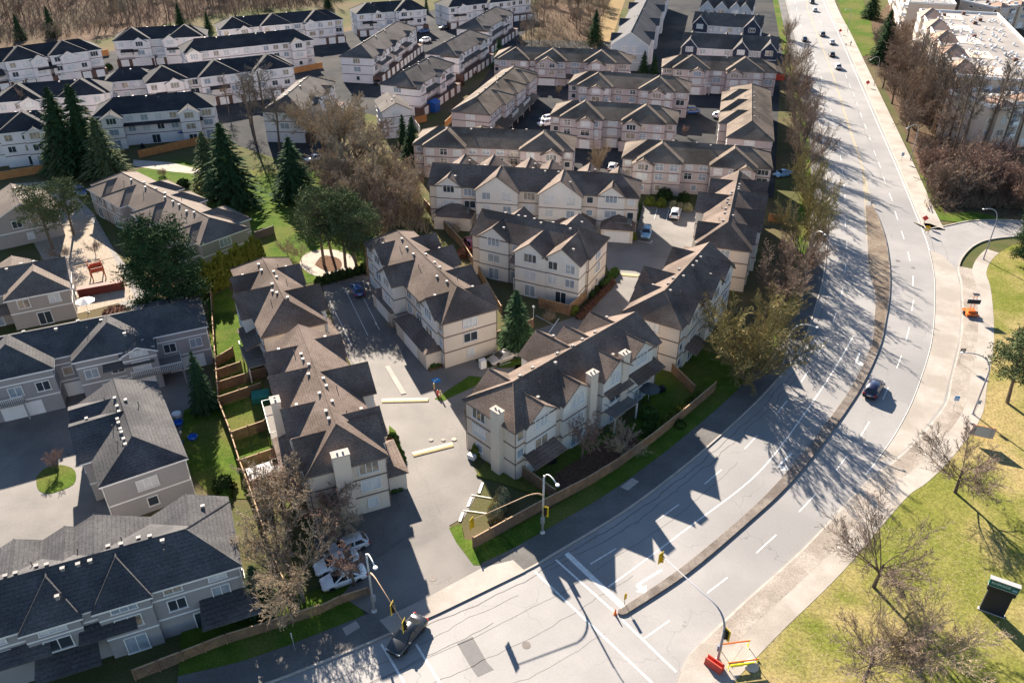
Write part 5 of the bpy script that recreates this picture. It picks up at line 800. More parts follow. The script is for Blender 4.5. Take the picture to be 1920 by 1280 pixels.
# understorey that nobody could count: one mass per wood
def brush(name, quad, n, m, h, label, cat='brush'):
    A, B, C_, D_ = [Vector(q) for q in quad]; mb = MB()
    for _ in range(n):
        u, v = rr.random(), rr.random(); p = A.lerp(B, u).lerp(D_.lerp(C_, u), v); hh = h*rr.uniform(.4,1.2); q = Vector((p.x, p.y, 0))
        for _j in range(3):
            d = Vector((rr.gauss(0,.45), rr.gauss(0,.45), 1)); mb.tube([q, q+d*hh*.5, q+d*hh+Vector((rr.gauss(0,.3),rr.gauss(0,.3),0))], [.05,.035,.02], 3, cap=False)
    tag(mb.build(name, m), label, cat, kind='stuff')
brush('undergrowth', ((-190.13,290.37), (-76.22,382.59), (-56.70,519.36), (-319.71,449.24)), 8000, 'twig_brown', 4.0, 'brown undergrowth covering the far wood floor')
brush('undergrowth', ((1.85,287.19), (27.69,276.54), (48.88,416.52), (6.89,449.24)), 1500, 'twig_tan', 2.4, 'tan undergrowth in the wood behind the pink blocks')
brush('undergrowth', ((85.08,151.43), (105.14,151.43), (122.72,183.70), (100.46,195.36)), 2200, 'twig_brown', 2.2, 'brown undergrowth above the side street')
brush('undergrowth', ((115.76,257.17), (104.18,187.46), (118.33,187.46), (137.92,250.82)), 1500, 'twig_grey', 1.8, 'grey undergrowth between the apartments and the pavement')
brush('undergrowth', ((-38.86,150.62), (-16.25,139.24), (-21.37,169.84), (-44.28,183.70)), 1500, 'twig_tan', 1.8, 'tan undergrowth under the middle grove')
# -- shrubs and hedges
BUSH = {}
for nm, sd, m in (('ball', 1, 'leaf'), ('dark', 2, 'leaf_dark'), ('pale', 3, 'leaf_pale'), ('heath', 4, 'heather'), ('cone', 5, 'cedar'), ('green', 6, 'cedar')): BUSH[nm] = bush(sd, (1,1,1.0), 420, .22).mesh(nm+'_shrub', m)
def shrub(kind, p, sx, sz, label, name='shrub', group=None, sy=None):
    o = tag(obj(name, BUSH[kind], None, (p[0], p[1], 0), rr.random()*6), label, 'shrub', group); o.scale = (sx, sy or sx, sz); return o
def hedge(a, b, w, h, kind, label, group=None):
    a, b = Vector(a), Vector(b); n = max(2, int((b-a).length/(w*.9))); mb = MB(); r = random.Random(int(a.x*10))
    src = BUSH[kind]; vv = [v.co.copy() for v in src.vertices]; ff = [tuple(f.vertices) for f in src.polygons]
    for i in range(n):
        p = a.lerp(b, (i+.5)/n); k = r.uniform(.85,1.15); mb.add([(p.x+v.x*w*.62*k, p.y+v.y*w*.62*k, v.z*h*k) for v in vv], ff)
    return tag(mb.build('hedge', [src.materials[0].name]), label, 'hedge', group)
hedge((-33.22,119.14), (-25.16,124.39), 1.5, 1.5, 'dark', 'dark clipped hedge between the playground and the car park')
hedge((27.11,153.90), (31.61,152.52), 1.8, 1.7, 'green', 'green hedge with pale tops below the pink block'); hedge((32.16,152.52), (36.11,150.35), 1.6, 1.5, 'pale', 'pale flowering hedge behind the parked white car')
hedge((19.64,81.11), (25.36,87.45), 1.2, 1.3, 'green', 'clipped green hedge inside the road fence'); hedge((16.25,78.96), (18.34,81.66), 1.2, 1.2, 'ball', 'round green hedge beside the small pale tree')
hedge((10.51,108.11), (17.25,120.09), 1.0, .8, 'heath', 'reddish low hedge along the court drive'); hedge((15.25,118.21), (18.13,123.99), 1.2, 1.0, 'ball', 'green hedge at the end of the three gabled block')
hedge((-11.59,94.21), (-7.97,97.51), .8, .7, 'ball', 'low green hedge at the foot of the hipped end wall'); hedge((-15.99,67.91), (-12.81,69.68), .8, .6, 'ball', 'low green hedge under the white chimney wall')
hedge((22.40,138.05), (26.27,153.34), .9, .9, 'dark', 'dark hedge beside the light blue car'); hedge((-2.08,64.12), (-0.92,67.91), 1.3, 2.0, 'pale', 'pale leaved hedge by the marked parking bays')
hedge((-31.00,71.05), (-27.73,65.77), 1.6, 1.5, 'pale', 'pale variegated hedge beside the bottom left lawn'); hedge((-15.23,78.96), (-13.51,74.09), 1.0, .9, 'ball', 'green hedge beside the court speed hump')
for k, (p, kd, sx, sz, l) in enumerate((((-4.41,75.57),'green',.7,1.6,'rounded green shrub at the corner of the chimney block'),((-7.15,96.80),'dark',.55,1.7,'left clipped column shrub beside the beige sedan'),((-6.39,97.22),'dark',.55,1.7,'middle clipped column shrub beside the beige sedan'),((-5.56,97.79),'dark',.55,1.8,'right clipped column shrub beside the beige sedan'),((-17.04,66.79),'dark',.5,1.5,'left oval shrub below the sliding window'),((-16.29,67.05),'dark',.5,1.6,'right oval shrub below the sliding window'),((17.86,83.12),'ball',1.3,1.5,'big round shrub behind the road fence'),((21.70,81.11),'ball',.8,1.0,'small round shrub on the grass outside the fence'),((13.15,114.58),'dark',.5,1.5,'left dark column shrub by the end wall'),((13.98,116.01),'dark',.5,1.6,'right dark column shrub by the end wall'),((22.68,137.12),'green',.8,1.4,'rounded shrub at the nose of the light blue car'),((10.03,109.76),'green',.6,1.4,'green shrub at the corner of the wooden yard fence'),((-33.68,69.68),'dark',1.3,1.6,'dark spreading shrub at the foot of the backyards'),((-32.91,68.35),'ball',.7,.9,'upper round ball shrub by the grey block'),((-32.89,67.48),'ball',.8,1.0,'lower round ball shrub by the grey block'),((-15.13,77.08),'heath',.9,1.2,'brown shrub beside the court hump'),((31.89,157.01),'dark',1.6,2.2,'left dark shrub against the pink wall'),((35.60,155.30),'dark',1.2,2.0,'right dark shrub against the pink wall'),((0.40,101.56),'green',1.4,1.2,'bright shrub at the foot of the conical fir'),((-70.84,163.53),'dark',1.5,1.6,'dark shrub at the corner of the taupe row'),((-62.76,109.43),'heath',2.0,1.2,'red-brown shrub bed behind the grey block'),((-58.82,106.98),'pale',2.0,1.3,'pale shrub bed beside the huge pine'),((-75.49,107.79),'pale',1.6,1.0,'pale shrubs below the taupe house'),((24.41,86.25),'green',.9,1.0,'green shrub under the big roadside tree'),((-8.68,130.19),'heath',1.3,1.5,'russet shrub beside the red car'),((-13.42,257.17),'heath',2.2,1.8,'russet shrub mass beside the lone conifer'),((-16.08,244.72),'heath',1.6,1.5,'smaller russet shrub near the lone conifer'),((-103.44,250.82),'pale',1.3,2.0,'pale bush in front of the white garages'),((-129.48,263.81),'dark',1.2,1.8,'dark bush beside the orange fence'))): shrub(kd, p, sx, sz, l)

# fallen leaves on the park lawn
mb = MB()
for _ in range(2400):
    u, v = rr.random()**.7, rr.random(); p = Vector((17.74,43.76)).lerp(Vector((40.21,63.71)), v).lerp(Vector((38.11,43.24)).lerp(Vector((54.54,61.74)), v), u**1.6); a = rr.random()*6.28; k = rr.uniform(.03,.09)
    mb.add([(p.x+k*cos(a), p.y+k*sin(a), ZK-.026), (p.x+k*cos(a+2.2), p.y+k*sin(a+2.2), ZK-.01), (p.x+k*cos(a+4.1), p.y+k*sin(a+4.1), ZK-.022)], [(0,1,2)])
tag(mb.build('fallen_leaves', 'leaf_litter'), 'pale fallen leaves scattered over the park lawn', 'leaves', kind='stuff')

# number the small groups whose members can be told apart by their order in view
ORD = 'first second third fourth fifth sixth seventh eighth ninth tenth eleventh twelfth thirteenth fourteenth fifteenth sixteenth seventeenth eighteenth nineteenth twentieth'.split()+['twenty-'+w_ for w_ in 'first second third fourth fifth sixth seventh eighth ninth'.split()]
for g_, tail in ((gR, 'brown bare trees lining the pavement before the apartments'), ('grey-brown trees screening the apartments', 'grey-brown trees screening the apartments'), (gT, 'tall dark-trunked trees before the apartment roof'), (gB, 'reddish brush clumps above the side street'), ('bare trees against the apartment balconies', 'bare trees against the apartment balconies'), ('cedar columns of the tall hedge', 'cedar columns in the hedge by the taupe row')):
    ms = [o for o in bpy.data.objects if o.get('group') == g_]; ms.sort(key=lambda o: o.location.x/(o.location.y*.842+35))
    for i, o in enumerate(ms): o['label'] = ORD[i]+' from the left of the '+tail

# ---------------------------------------------------------------- apartments on the right
def apartment(label, A, B, depth, h, nwing, side=1):
    """four-storey cream block with flat roof, terracotta hips and white balconies on its long face; A-B is the foot of that face"""
    A, B = Vector(A), Vector(B); L = (B-A).length; t = (B-A)/L; rz = math.atan2(t.y, t.x); nrm = Vector((t.y, -t.x))
    o = A+nrm*depth/2
    wl = [(1, L*(i+.5)/nwing, L/nwing*.5, .9, 'h', .25, .5) for i in range(nwing)]
    r = building(label, 'C', (o.x, o.y), math.degrees(rz), L, depth, h, .45, 'ff', .9, wl, label, cat='apartment building', near='win', vents=0)
    rs = random.Random(3)
    for i in range(nwing):
        u0 = L*i/nwing-.2+L/nwing*.0; u1 = u0+L/nwing*.24
        for k in range(1, 4):
            y0 = depth/2
            b = MB().box(u0+.3, u1+L/nwing*.02, y0, y0+1.7, k*3-.15, k*3).build('balcony', 'white', r)
            ra = MB().box(u0+.3, u1, y0+1.64, y0+1.7, k*3+.1, k*3+1.0).box(u0+.3, u0+.36, y0, y0+1.64, k*3+.1, k*3+1.0); ra.build('railing', 'white_metal', b)
        MB().box(u0+.35, u0+.6, depth/2+1.45, depth/2+1.68, -.2, h-.5).build('column', 'white', r)
    for i in range(int(L*depth/20)):
        u, v = rs.uniform(1.5, L-1.5), rs.uniform(-depth/2+1.5, depth/2-4)
        k = rs.random(); s = MB()
        if k < .93: s.lathe([(.28,0),(.28,.5),(.5,.55),(.1,.8)], 7, (u, v, h+.02))
        else: s.box(u-.7, u+.7, v-.5, v+.5, h+.02, h+.9)
        s.build('roof_vent', 'white_metal' if k < .93 else 'brick', r)
    return r
apartment('cream apartment building with white balconies and terracotta hips behind bare trees', (111.75,204.70), (139.73,291.98), 24, 12.6, 5)
apartment('near wing of the apartments with terracotta hip behind tall dark trunks', (127.53,191.34), (110.98,185.57), 13, 10.5, 2)
apartment('small cream apartment end near the dark roadside firs', (147.48,318.18), (191.55,449.24), 16, 10.5, 3)
apartment('cream apartment corner across the far street at the top right', (209.71,331.87), (181.70,321.99), 16, 8, 3)
sheet('far_street', [(216.08,416.52), (207.88,387.89), (196.63,334.94), (195.37,306.34), (202.02,318.18), (210.27,356.77), (228.94,416.52)], 'concrete')
# ---------------------------------------------------------------- fences
_fp = {}
def fence(pts, label, h=1.6, m='fence_wood', cap='fence_cap', z0=0.):
    pts = [Vector(p) for p in pts]; c = pts[0]; root = thing('fence', label, 'fence', (c.x, c.y, z0))
    bw = .15
    for a, b in zip(pts, pts[1:]):
        L = (b-a).length; n = max(1, round(L/2.4)); pl = L/n; rz = math.atan2(b.y-a.y, b.x-a.x); key = (round(pl,2), h, m)
        if key not in _fp:
            mb = MB(); k = int(pl/bw)
            for i in range(k): x0 = pl*i/k; mb.box(x0+.008, x0+pl/k-.008, -.012-(.014 if i % 2 else 0), .012, .05, h)
            mb.box(.02, pl-.02, .012, .05, .35, .43).box(.02, pl-.02, .012, .05, h-.4, h-.32)
            mb.box(-.02, pl+.02, -.06, .07, h, h+.04, 1); _fp[key] = mb.mesh('panel', [m, cap])
        for i in range(n):
            p = a.lerp(b, i/n)-c; obj('panel', _fp[key], root, (p.x, p.y, 0), rz)
    key = ('post', h, m)
    if key not in _fp: _fp[key] = MB().box(-.06,.06,.0,.12,-.2,h+.12,0).box(-.08,.08,-.02,.14,h+.12,h+.16,0).mesh('post', m)
    for a, b in zip(pts, pts[1:]):
        L = (b-a).length; n = max(1, round(L/2.4)); rz = math.atan2(b.y-a.y, b.x-a.x)
        for i in range(n+1): p = a.lerp(b, i/n)-c; obj('post', _fp[key], root, (p.x, p.y, 0), rz)
    return root
fence([(-4.12,60.28), (2.83,65.52), (8.75,69.68), (12.67,72.93), (17.78,77.91), (22.33,82.66), (27.80,88.67)], 'long wooden fence between the tan block yards and the road', 1.7)
fence([(0.32,72.55), (2.51,70.32), (4.91,67.65)], 'short wooden fence from the chimney block corner to the road fence', 1.7)
fence([(-14.34,54.04), (-17.00,52.99), (-18.86,51.70)], 'short slatted fence below the white parked cars', 1.3)
fence([(-18.86,51.70), (-23.57,49.66), (-26.92,48.35), (-30.42,46.50), (-34.11,44.57)], 'wooden fence along the bottom verge below the grey block', 1.5)
fence([(-53.36,126.00), (-48.10,111.11), (-43.70,98.64), (-38.83,84.84), (-35.77,79.28), (-32.61,72.93), (-30.37,68.79), (-24.74,57.85), (-21.57,52.53)], 'long backyard fence beside the bright green strip of lawn', 1.5)
for a, b, l in (((-42.56,94.48), (-40.62,97.51), 'highest of the dark cross fences in the backyards'), ((-40.38,88.67), (-34.60,92.35), 'cross fence just above the green tarpaulin'), ((-39.01,85.42), (-34.23,88.67), 'cross fence behind the green tarpaulin'), ((-35.16,78.12), (-31.53,80.46), 'sunlit cross fence below the small bright lawn patch'), ((-32.74,72.74), (-28.37,75.37), 'lowest cross fence above the white shed'), ((-41.50,91.57), (-38.40,93.80), 'short cross fence beside the slim fir')): fence([a, b], l, 1.6)
fence([(-17.99,152.52), (-13.41,142.14), (-9.01,132.81)], 'angled fence behind the brown grove and the tan row', 1.9)
fence([(-9.01,132.81), (-5.51,122.01), (-1.70,109.43)], 'fence between the two tan blocks beside the red car', 1.6)
fence([(4.30,111.62), (8.97,109.10), (12.25,114.22)], 'tall sunlit wooden fence round the corner patio', 1.9)
fence([(-2.41,101.56), (3.30,105.39)], 'fence behind the conical fir', 1.7); fence([(22.43,93.80), (24.75,88.06)], 'fence joining the road fence beside the big tree', 1.6); fence([(20.78,94.48), (25.99,98.64)], 'dark fence behind the shaded back lawn', 1.5)
fence([(-87.30,181.15), (-76.13,191.34)], 'long orange fence below the white patios', 1.8, 'fence_orange', 'fence_orange'); fence([(-116.05,165.07), (-103.98,172.47)], 'brown fence at the left edge below the white block', 1.8, 'fence_orange')
fence([(-140.28,279.51), (-137.42,282.54)], 'short orange fence between two white blocks', 1.9, 'fence_orange', 'fence_orange'); fence([(-69.62,257.17), (-61.15,265.18)], 'orange fence at the end of the long white block', 1.8, 'fence_orange', 'fence_orange')
fence([(-17.23,203.82), (-13.45,218.70), (-8.49,233.27), (-2.46,250.82)], 'orange fence along the pink block that runs back', 1.7, 'fence_orange'); fence([(-26.70,206.03), (-22.53,209.20)], 'short orange fence below the blue shed', 1.8, 'fence_orange', 'fence_orange')
fence([(80.13,250.82), (83.39,249.58)], 'short red fence at the corner of the navy row', 1.8, 'barrier_red', 'barrier_red'); fence([(50.40,145.39), (53.19,144.12)], 'short orange fence between the brown row and the road trees', 1.7, 'fence_orange')
fence([(-48.11,136.89), (-45.31,139.71)], 'grey-brown fence end at the corner of the taupe row', 1.6, 'trim_brown', 'trim_brown')
# low rail by the brushwood
t = thing('timber_rail', 'pale timber rail beside the pavement below the brush', 'railing', (*(83.97,150.62),0), R(-105.0))
for z in (.45,.85): MB().box(-3.5,.5,-.04,.04,z,z+.12).build('rail', 'bark_pale', t)
for x in (-3.4,-1.5,.4): MB().box(x-.06,x+.06,-.1,-.04,-.1,1.05).build('post', 'bark_pale', t)
# ---------------------------------------------------------------- vehicles
def loft(mb, st, m=0):
    n = len(st[0]); vs = [p for s in st for p in s]; fs = []
    for i in range(len(st)-1):
        for j in range(n-1): fs.append((i*n+j, (i+1)*n+j, (i+1)*n+j+1, i*n+j+1))
    fs.append(tuple(range(n))); fs.append(tuple((len(st)-1)*n+j for j in range(n))[::-1]); mb.add(vs, fs, m)
CARS = {'suv': dict(L=4.7, W=1.9, H=1.66, hood=1.0, belt=1.06, wb=2.75, ws=(1.25,.55), rear=(-2.2,-1.75), r=.36),
        'sedan': dict(L=4.75, W=1.84, H=1.43, hood=.88, belt=.95, wb=2.75, ws=(1.15,.25), rear=(-1.75,-.85), r=.33),
        'hatch': dict(L=4.3, W=1.8, H=1.5, hood=.93, belt=.98, wb=2.6, ws=(1.2,.45), rear=(-2.0,-1.45), r=.32),
        'van': dict(L=5.1, W=1.98, H=1.78, hood=1.08, belt=1.1, wb=3.05, ws=(1.75,.95), rear=(-2.45,-2.2), r=.35)}
_cp = {}
def car_mesh(kind, paint):
    if (kind, paint) in _cp: return _cp[(kind, paint)]
    c = CARS[kind]; L, Wd, H = c['L']/2, c['W']/2, c['H']; body = MB()
    def sec(x, hw, zb, zt): # half hexagon section, left to right over the top
        return [(x,-hw*.9,zb),(x,-hw,zb+.16),(x,-hw,zt-.22),(x,-hw*.93,zt-.05),(x,-hw*.8,zt),(x,0,zt+.03),(x,hw*.8,zt),(x,hw*.93,zt-.05),(x,hw,zt-.22),(x,hw,zb+.16),(x,hw*.9,zb)]
    hd, bl = c['hood'], c['belt']; sed = kind == 'sedan'
    loft(body, [sec(-L,Wd*.80,.38,bl-.22), sec(-L+.12,Wd*.93,.26,bl-.08 if not sed else bl-.06), sec(-L+.5,Wd*.99,.22,bl), sec(-L*.4,Wd,.2,bl), sec(c['ws'][0],Wd,.2,bl), sec(L-.75,Wd*.97,.22,hd-.04), sec(L-.18,Wd*.88,.26,hd-.16), sec(L,Wd*.7,.36,hd-.32)])
    a0, a1 = c['ws']; b0, b1 = c['rear']; zb = bl-.02; hb, ht = Wd*.9, Wd*.70; zr = H
    P_ = [(a0,-hb,zb),(a0,hb,zb),(a1,-ht,zr-.04),(a1,ht,zr-.04),(b1,-ht,zr-.06),(b1,ht,zr-.06),(b0,-hb,zb),(b0,hb,zb),((a1+b1)/2,-ht*.98,zr),((a1+b1)/2,ht*.98,zr)]
    body.add(P_, [(1,0,2,3),(2,8,9,3),(8,4,5,9),(4,6,7,5),(0,6,4,8,2),(7,1,3,9,5)])
    bm = body.mesh('body', paint, True)
    def pane(q, ins, off):
        ce = sum((Vector(v) for v in q), Vector())/len(q); nn = (Vector(q[1])-Vector(q[0])).cross(Vector(q[2])-Vector(q[0])).normalized()
        if nn.dot(ce-Vector((0,0,.8))) < 0: nn = -nn; q = q[::-1]
        vs = [tuple(ce+(Vector(v)-ce)*ins+nn*off) for v in q]; vs2 = [tuple(Vector(v)-nn*(off+.01)) for v in vs]; k = len(q)
        return MB().add(vs+vs2, [tuple(range(k))]+[(i, k+i, k+(i+1) % k, (i+1) % k) for i in range(k)])
    P = [Vector(p) for p in P_]; parts = [('windscreen', pane([P[0],P[1],P[3],P[2]], .9, .012)), ('rear_window', pane([P[6],P[7],P[5],P[4]], .86, .012))]
    mid = (a0+b0)/2
    for s in (0, 1):
        A, B, C_, D_ = P[0+s], P[6+s], P[4+s], P[2+s]; m0, m1 = A.lerp(B, .52), D_.lerp(C_, .5)
        parts.append(('side_window', pane([A.lerp(B,.07), m0, m1, D_.lerp(C_,.03)], .86, .012))); parts.append(('side_window', pane([m0, B.lerp(A,.08), C_.lerp(D_,.04), m1], .84, .012)))
    gm = [(n, mb.mesh(n, 'car_glass')) for n, mb in parts]
    r = c['r']; tyre = MB().lathe([(r*.62,-.11),(r*.95,-.11),(r,-.07),(r,.07),(r*.95,.11),(r*.62,.11)], 14).mesh('tyre', 'tyre'); rim = MB().lathe([(r*.6,-.10),(r*.64,.115),(r*.2,.09)], 10).mesh('rim', 'rim')
    ex = [('headlight', MB().box(L-.42,L-.1,s*Wd*.62-.2,s*Wd*.62+.2,hd-.33,hd-.2).mesh('headlight','lamp_clear')) for s in (-1,1)]
    ex += [('tail_light', MB().box(-L+.0,-L+.2,s*Wd*.78-.14,s*Wd*.78+.14,bl-.36,bl-.12).mesh('tail_light','lamp_red')) for s in (-1,1)]
    ex += [('mirror', MB().box(a0-.35,a0-.15,s*(Wd+.1)-.1,s*(Wd+.1)+.1,bl-.02,bl+.14).mesh('mirror', paint)) for s in (-1,1)]
    ex += [('number_plate', MB().box(-L-.015,-L+.05,-.24,.24,.62,.74).mesh('number_plate','plate')), ('bumper', MB().box(-L-.03,-L+.2,-Wd*.82,Wd*.82,.3,.5).mesh('bumper','car_trim')), ('grille', MB().box(L-.25,L+.012,-.4,.4,.42,.62).mesh('grille','car_trim'))]
    _cp[(kind, paint)] = (bm, gm, tyre, rim, ex, c); return _cp[(kind, paint)]
def car(p, ang, kind, paint, label, group=None, z=None, cat='car'):
    bm, gm, ty, rm, ex, c = car_mesh(kind, paint)
    t = thing('car', label, cat, (p[0], p[1], (ZR if z is None else z)+.006), R(ang), group); obj('body', bm, t)
    for n, me in gm+ex: obj(n, me, t)
    for x in (-c['wb']/2, c['wb']/2):
        for s in (-1, 1):
            w_ = thing('wheel', None, None, (x, s*(c['W']/2-.1), c['r'])); w_.parent = t; w_.rotation_euler = (R(90*-s), 0, 0); obj('tyre', ty, w_); obj('rim', rm, w_)
    return t
car((49.45,88.67), 54.1, 'suv', 'car_navy', 'dark navy crossover driving up the road bend beside the median')
car((-9.96,48.94), -120.0, 'sedan', 'car_black', 'black sedan turning out under the mast arm signals')
car((-17.24,55.87), -154.3, 'sedan', 'car_white', 'nearest white car parked under the bare trees', z=ZC); car((-18.32,57.85), -153.0, 'sedan', 'car_white', 'middle white car parked under the bare trees', z=ZC); car((-17.44,60.20), -151.8, 'hatch', 'car_silver', 'silver car parked farthest back under the bare trees', z=ZC)
car((-25.66,116.55), 109.8, 'hatch', 'car_blue', 'blue car parked in the marked bay by the hedge', z=ZC)
car((25.42,138.76), -102.6, 'suv', 'car_sky', 'light blue car parked at the end of the long row', z=ZC); car((32.42,147.71), 75.6, 'suv', 'car_white', 'white car parked in the bay before the flowering hedge', z=ZC)
car((-1.32,96.39), -145.6, 'sedan', 'car_beige', 'old beige sedan parked beside the clipped column shrubs', z=ZC); car((-7.25,132.81), -62.5, 'van', 'car_red', 'dark red car half hidden by the angled fence', z=ZC)
for q, a, k, pc, l in (((106.26,303.72), -102.6, 'hatch', 'car_black', 'dark car coming down the far left lanes'), ((115.56,312.62), 77.7, 'suv', 'car_grey', 'dark grey car going away left of the silver one'), ((114.71,299.43), 77.4, 'sedan', 'car_silver', 'silver car going away in the outer lane'), ((108.51,281.02), 77.0, 'hatch', 'car_black', 'black car just ahead of the white crossover'), ((104.84,264.49), 77.1, 'suv', 'car_white', 'white crossover nearest of the far traffic'), ((127.94,360.26), 77.4, 'hatch', 'car_white', 'white car farthest but one up the road'), ((132.63,378.69), 77.4, 'suv', 'car_black', 'dark car at the top edge of the road')): car(q, a, k, pc, l)
for q, a, k, pc, l in (((22.74,173.82), 76.5, 'hatch', 'car_white', 'white car between the tan row and the pink block'), ((60.10,169.52), -151.8, 'sedan', 'car_sky', 'silver-blue car at the right end of the pink block'), ((55.31,212.91), 48.5, 'hatch', 'car_white', 'white car on the sunlit patch of the pink court'), ((48.41,215.77), 12.1, 'van', 'car_blue', 'blue car at the left of the sunlit pink court'), ((-31.45,301.99), -131.4, 'suv', 'car_white', 'white car parked in the white court'), ((-33.33,318.18), -140.1, 'sedan', 'car_blue', 'blue car parked above the white car in the white court'), ((-25.93,324.90), -148.2, 'sedan', 'car_black', 'black car before the white garages at the top'), ((-40.45,246.53), -101.0, 'sedan', 'car_black', 'dark car at the foot of the grey roofed block'), ((9.31,209.65), -155.4, 'hatch', 'car_white', 'upper white car in the pink court lane'), ((8.88,205.59), -155.8, 'suv', 'car_white', 'lower white car in the pink court lane'), ((-45.91,179.36), -139.9, 'sedan', 'car_white', 'white car behind the dense dark spruce'), ((-91.03,159.04), -51.9, 'suv', 'car_blue', 'blue car at the end of the taupe row')): car(q, a, k, pc, l, z=ZC)
# ---------------------------------------------------------------- signals, lamps, signs
def head(parent, p, rz, body='signal_yellow', back=True, lenses=3):
    h = thing('signal_head', None, None, p, rz); h.parent = parent
    MB().box(-.17,.17,-.12,.12,-.5,.5).build('housing', body, h)
    if back: MB().box(-.34,.34,.0,.03,-.72,.72).build('backplate', 'backplate', h)
    for i in range(lenses):
        z = .32-.32*i; MB().tube([(0,-.12,z),(0,-.3,z)], .125, 10).build('visor', 'signal_black' if body != 'signal_yellow' else 'signal_yellow', h); MB().tube([(0,-.122,z),(0,-.135,z)], .1, 10).build('lens', 'signal_black', h)
    return h
def bez(a, b, c, n=8): return [Vector(a)*(1-t)**2+Vector(b)*2*t*(1-t)+Vector(c)*t*t for t in [i/n for i in range(n+1)]]
def mast(base, label, H, arm_z, arm_end, lamp_end, heads, pole='galvanised', arm='rusty_pole', davit=False):
    b = Vector((*base, ZK)); t = thing('traffic_signal', label, 'traffic signal', b)
    e = Vector(arm_end)-b; d = e.xy.normalized(); L0 = Vector((0,0,arm_z))
    if davit:
        pts = [Vector((0,0,0)), Vector((0,0,arm_z*.55))]+bez((0,0,arm_z*.6), (0,0,arm_z*1.05), e*.35+Vector((0,0,arm_z*.62)), 8)+[e]
        k = len(pts); MB().tube(pts, [.13-.09*i/(k-1) for i in range(k)], 9).build('pole', pole, t, True)
    else:
        MB().tube([(0,0,0),(0,0,H)], [.14,.09], 9).build('pole', pole, t, True)
        pts = bez((0,0,arm_z-.5), (d.x*.5,d.y*.5,arm_z+.45), e*.25+Vector((0,0,arm_z*.78+.3)), 6)+[e]; k = len(pts)
        MB().tube(pts, [.11-.07*i/(k-1) for i in range(k)], 8).build('mast_arm', arm, t, True)
    MB().lathe([(.3,-.14),(.3,.12),(.16,.3)], 10).build('footing', pole, t)
    if lamp_end:
        l = Vector(lamp_end)-b; la = MB().tube(bez((0,0,H-.6), (l.x*.12,l.y*.12,H+1.3), l, 8), [.06]*9, 7).build('lamp_arm', 'white_metal', t, True)
        q = l.xy.normalized()*.35; MB().lathe([(.05,.06),(.2,.02),(.24,-.08),(.1,-.16)], 8, (l.x+q.x*.6, l.y+q.y*.6, l.z)).build('lamp_head', 'white_metal', t)
    for (f, dz, rz, bd) in heads:
        p = e*f+Vector((0,0,(arm_z if not davit else 0)*(1-f)+dz)) if f <= 1 else Vector((.25,-.2,dz))
        head(t, p, rz, bd)
    MB().box(-.22,.22,.14,.45,1.2,1.9).build('control_box', pole, t); return t
mast((3.33,62.44), 'tall signal pole with curved lamp by the long road fence', 8.3, 5.9, (-4.09,58.27,6.30), (4.50,60.74,9.00), [(1.0,-.45,R(60),'signal_yellow'), (2,3.4,R(-20),'signal_black')])
mast((-13.56,52.02), 'signal pole with rusty mast arm over the black sedan', 8.0, 5.8, (-9.52,45.92,6.20), (-12.45,50.05,8.90), [(.68,-.35,R(75),'signal_black'), (1.0,-.3,R(75),'signal_black')])
mast((19.03,46.44), 'curved blue-grey signal pole beside the red road barrier', 7, 6.6, (14.35,53.69,6.30), None, [(1.0,-.4,R(40),'signal_yellow'), (2,4.0,R(-60),'signal_black')], 'pole_blue', 'pole_blue', True)
def lamp(base, label, H, end, m='galvanised'):
    b = Vector((*base, ZK-.05)); t = thing('street_lamp', label, 'street lamp', b); l = Vector(end)-b
    MB().tube([(0,0,0),(0,0,H*.7)]+[tuple(v) for v in bez((0,0,H*.75), (l.x*.05,l.y*.05,H*1.1), l, 8)], [.1]*2+[.07]*9, 8).build('pole', m, t, True)
    q = l.xy.normalized()*.3; MB().lathe([(.05,.05),(.18,.0),(.2,-.08),(.08,-.14)], 8, (l.x+q.x, l.y+q.y, l.z)).build('lamp_head', 'white_metal', t); MB().lathe([(.22,-.1),(.22,.1),(.12,.25)], 8).build('footing', m, t); return t
lamp((60.66,83.57), 'curved street lamp on the lawn edge with a blue-white sign', 8.6, (57.34,84.56,9.20), 'pole_blue')
lamp((84.34,128.49), 'straight street lamp at the corner of the side street', 9.2, (82.03,129.06,9.60), 'pole_blue'); lamp((92.56,179.36), 'street lamp on the pavement before the brushwood', 8.8, (87.78,174.97,9.20)); lamp((126.87,318.18), 'street lamp beside the far roadside lawn', 8.6, (123.14,314.47,9.00)); lamp((37.69,92.09), 'street lamp reaching over the road from the biggest roadside tree', 8.6, (40.23,90.55,9.40)); lamp((50.35,122.01), 'street lamp among the brown roadside trees', 8.6, (50.95,119.51,9.40)); lamp((74.26,194.54), 'street lamp opposite the far end of the median', 8.6, (73.68,188.34,9.40)); lamp((108.55,243.54), 'street lamp before the brown trees of the apartments', 8.8, (103.21,237.40,9.20))
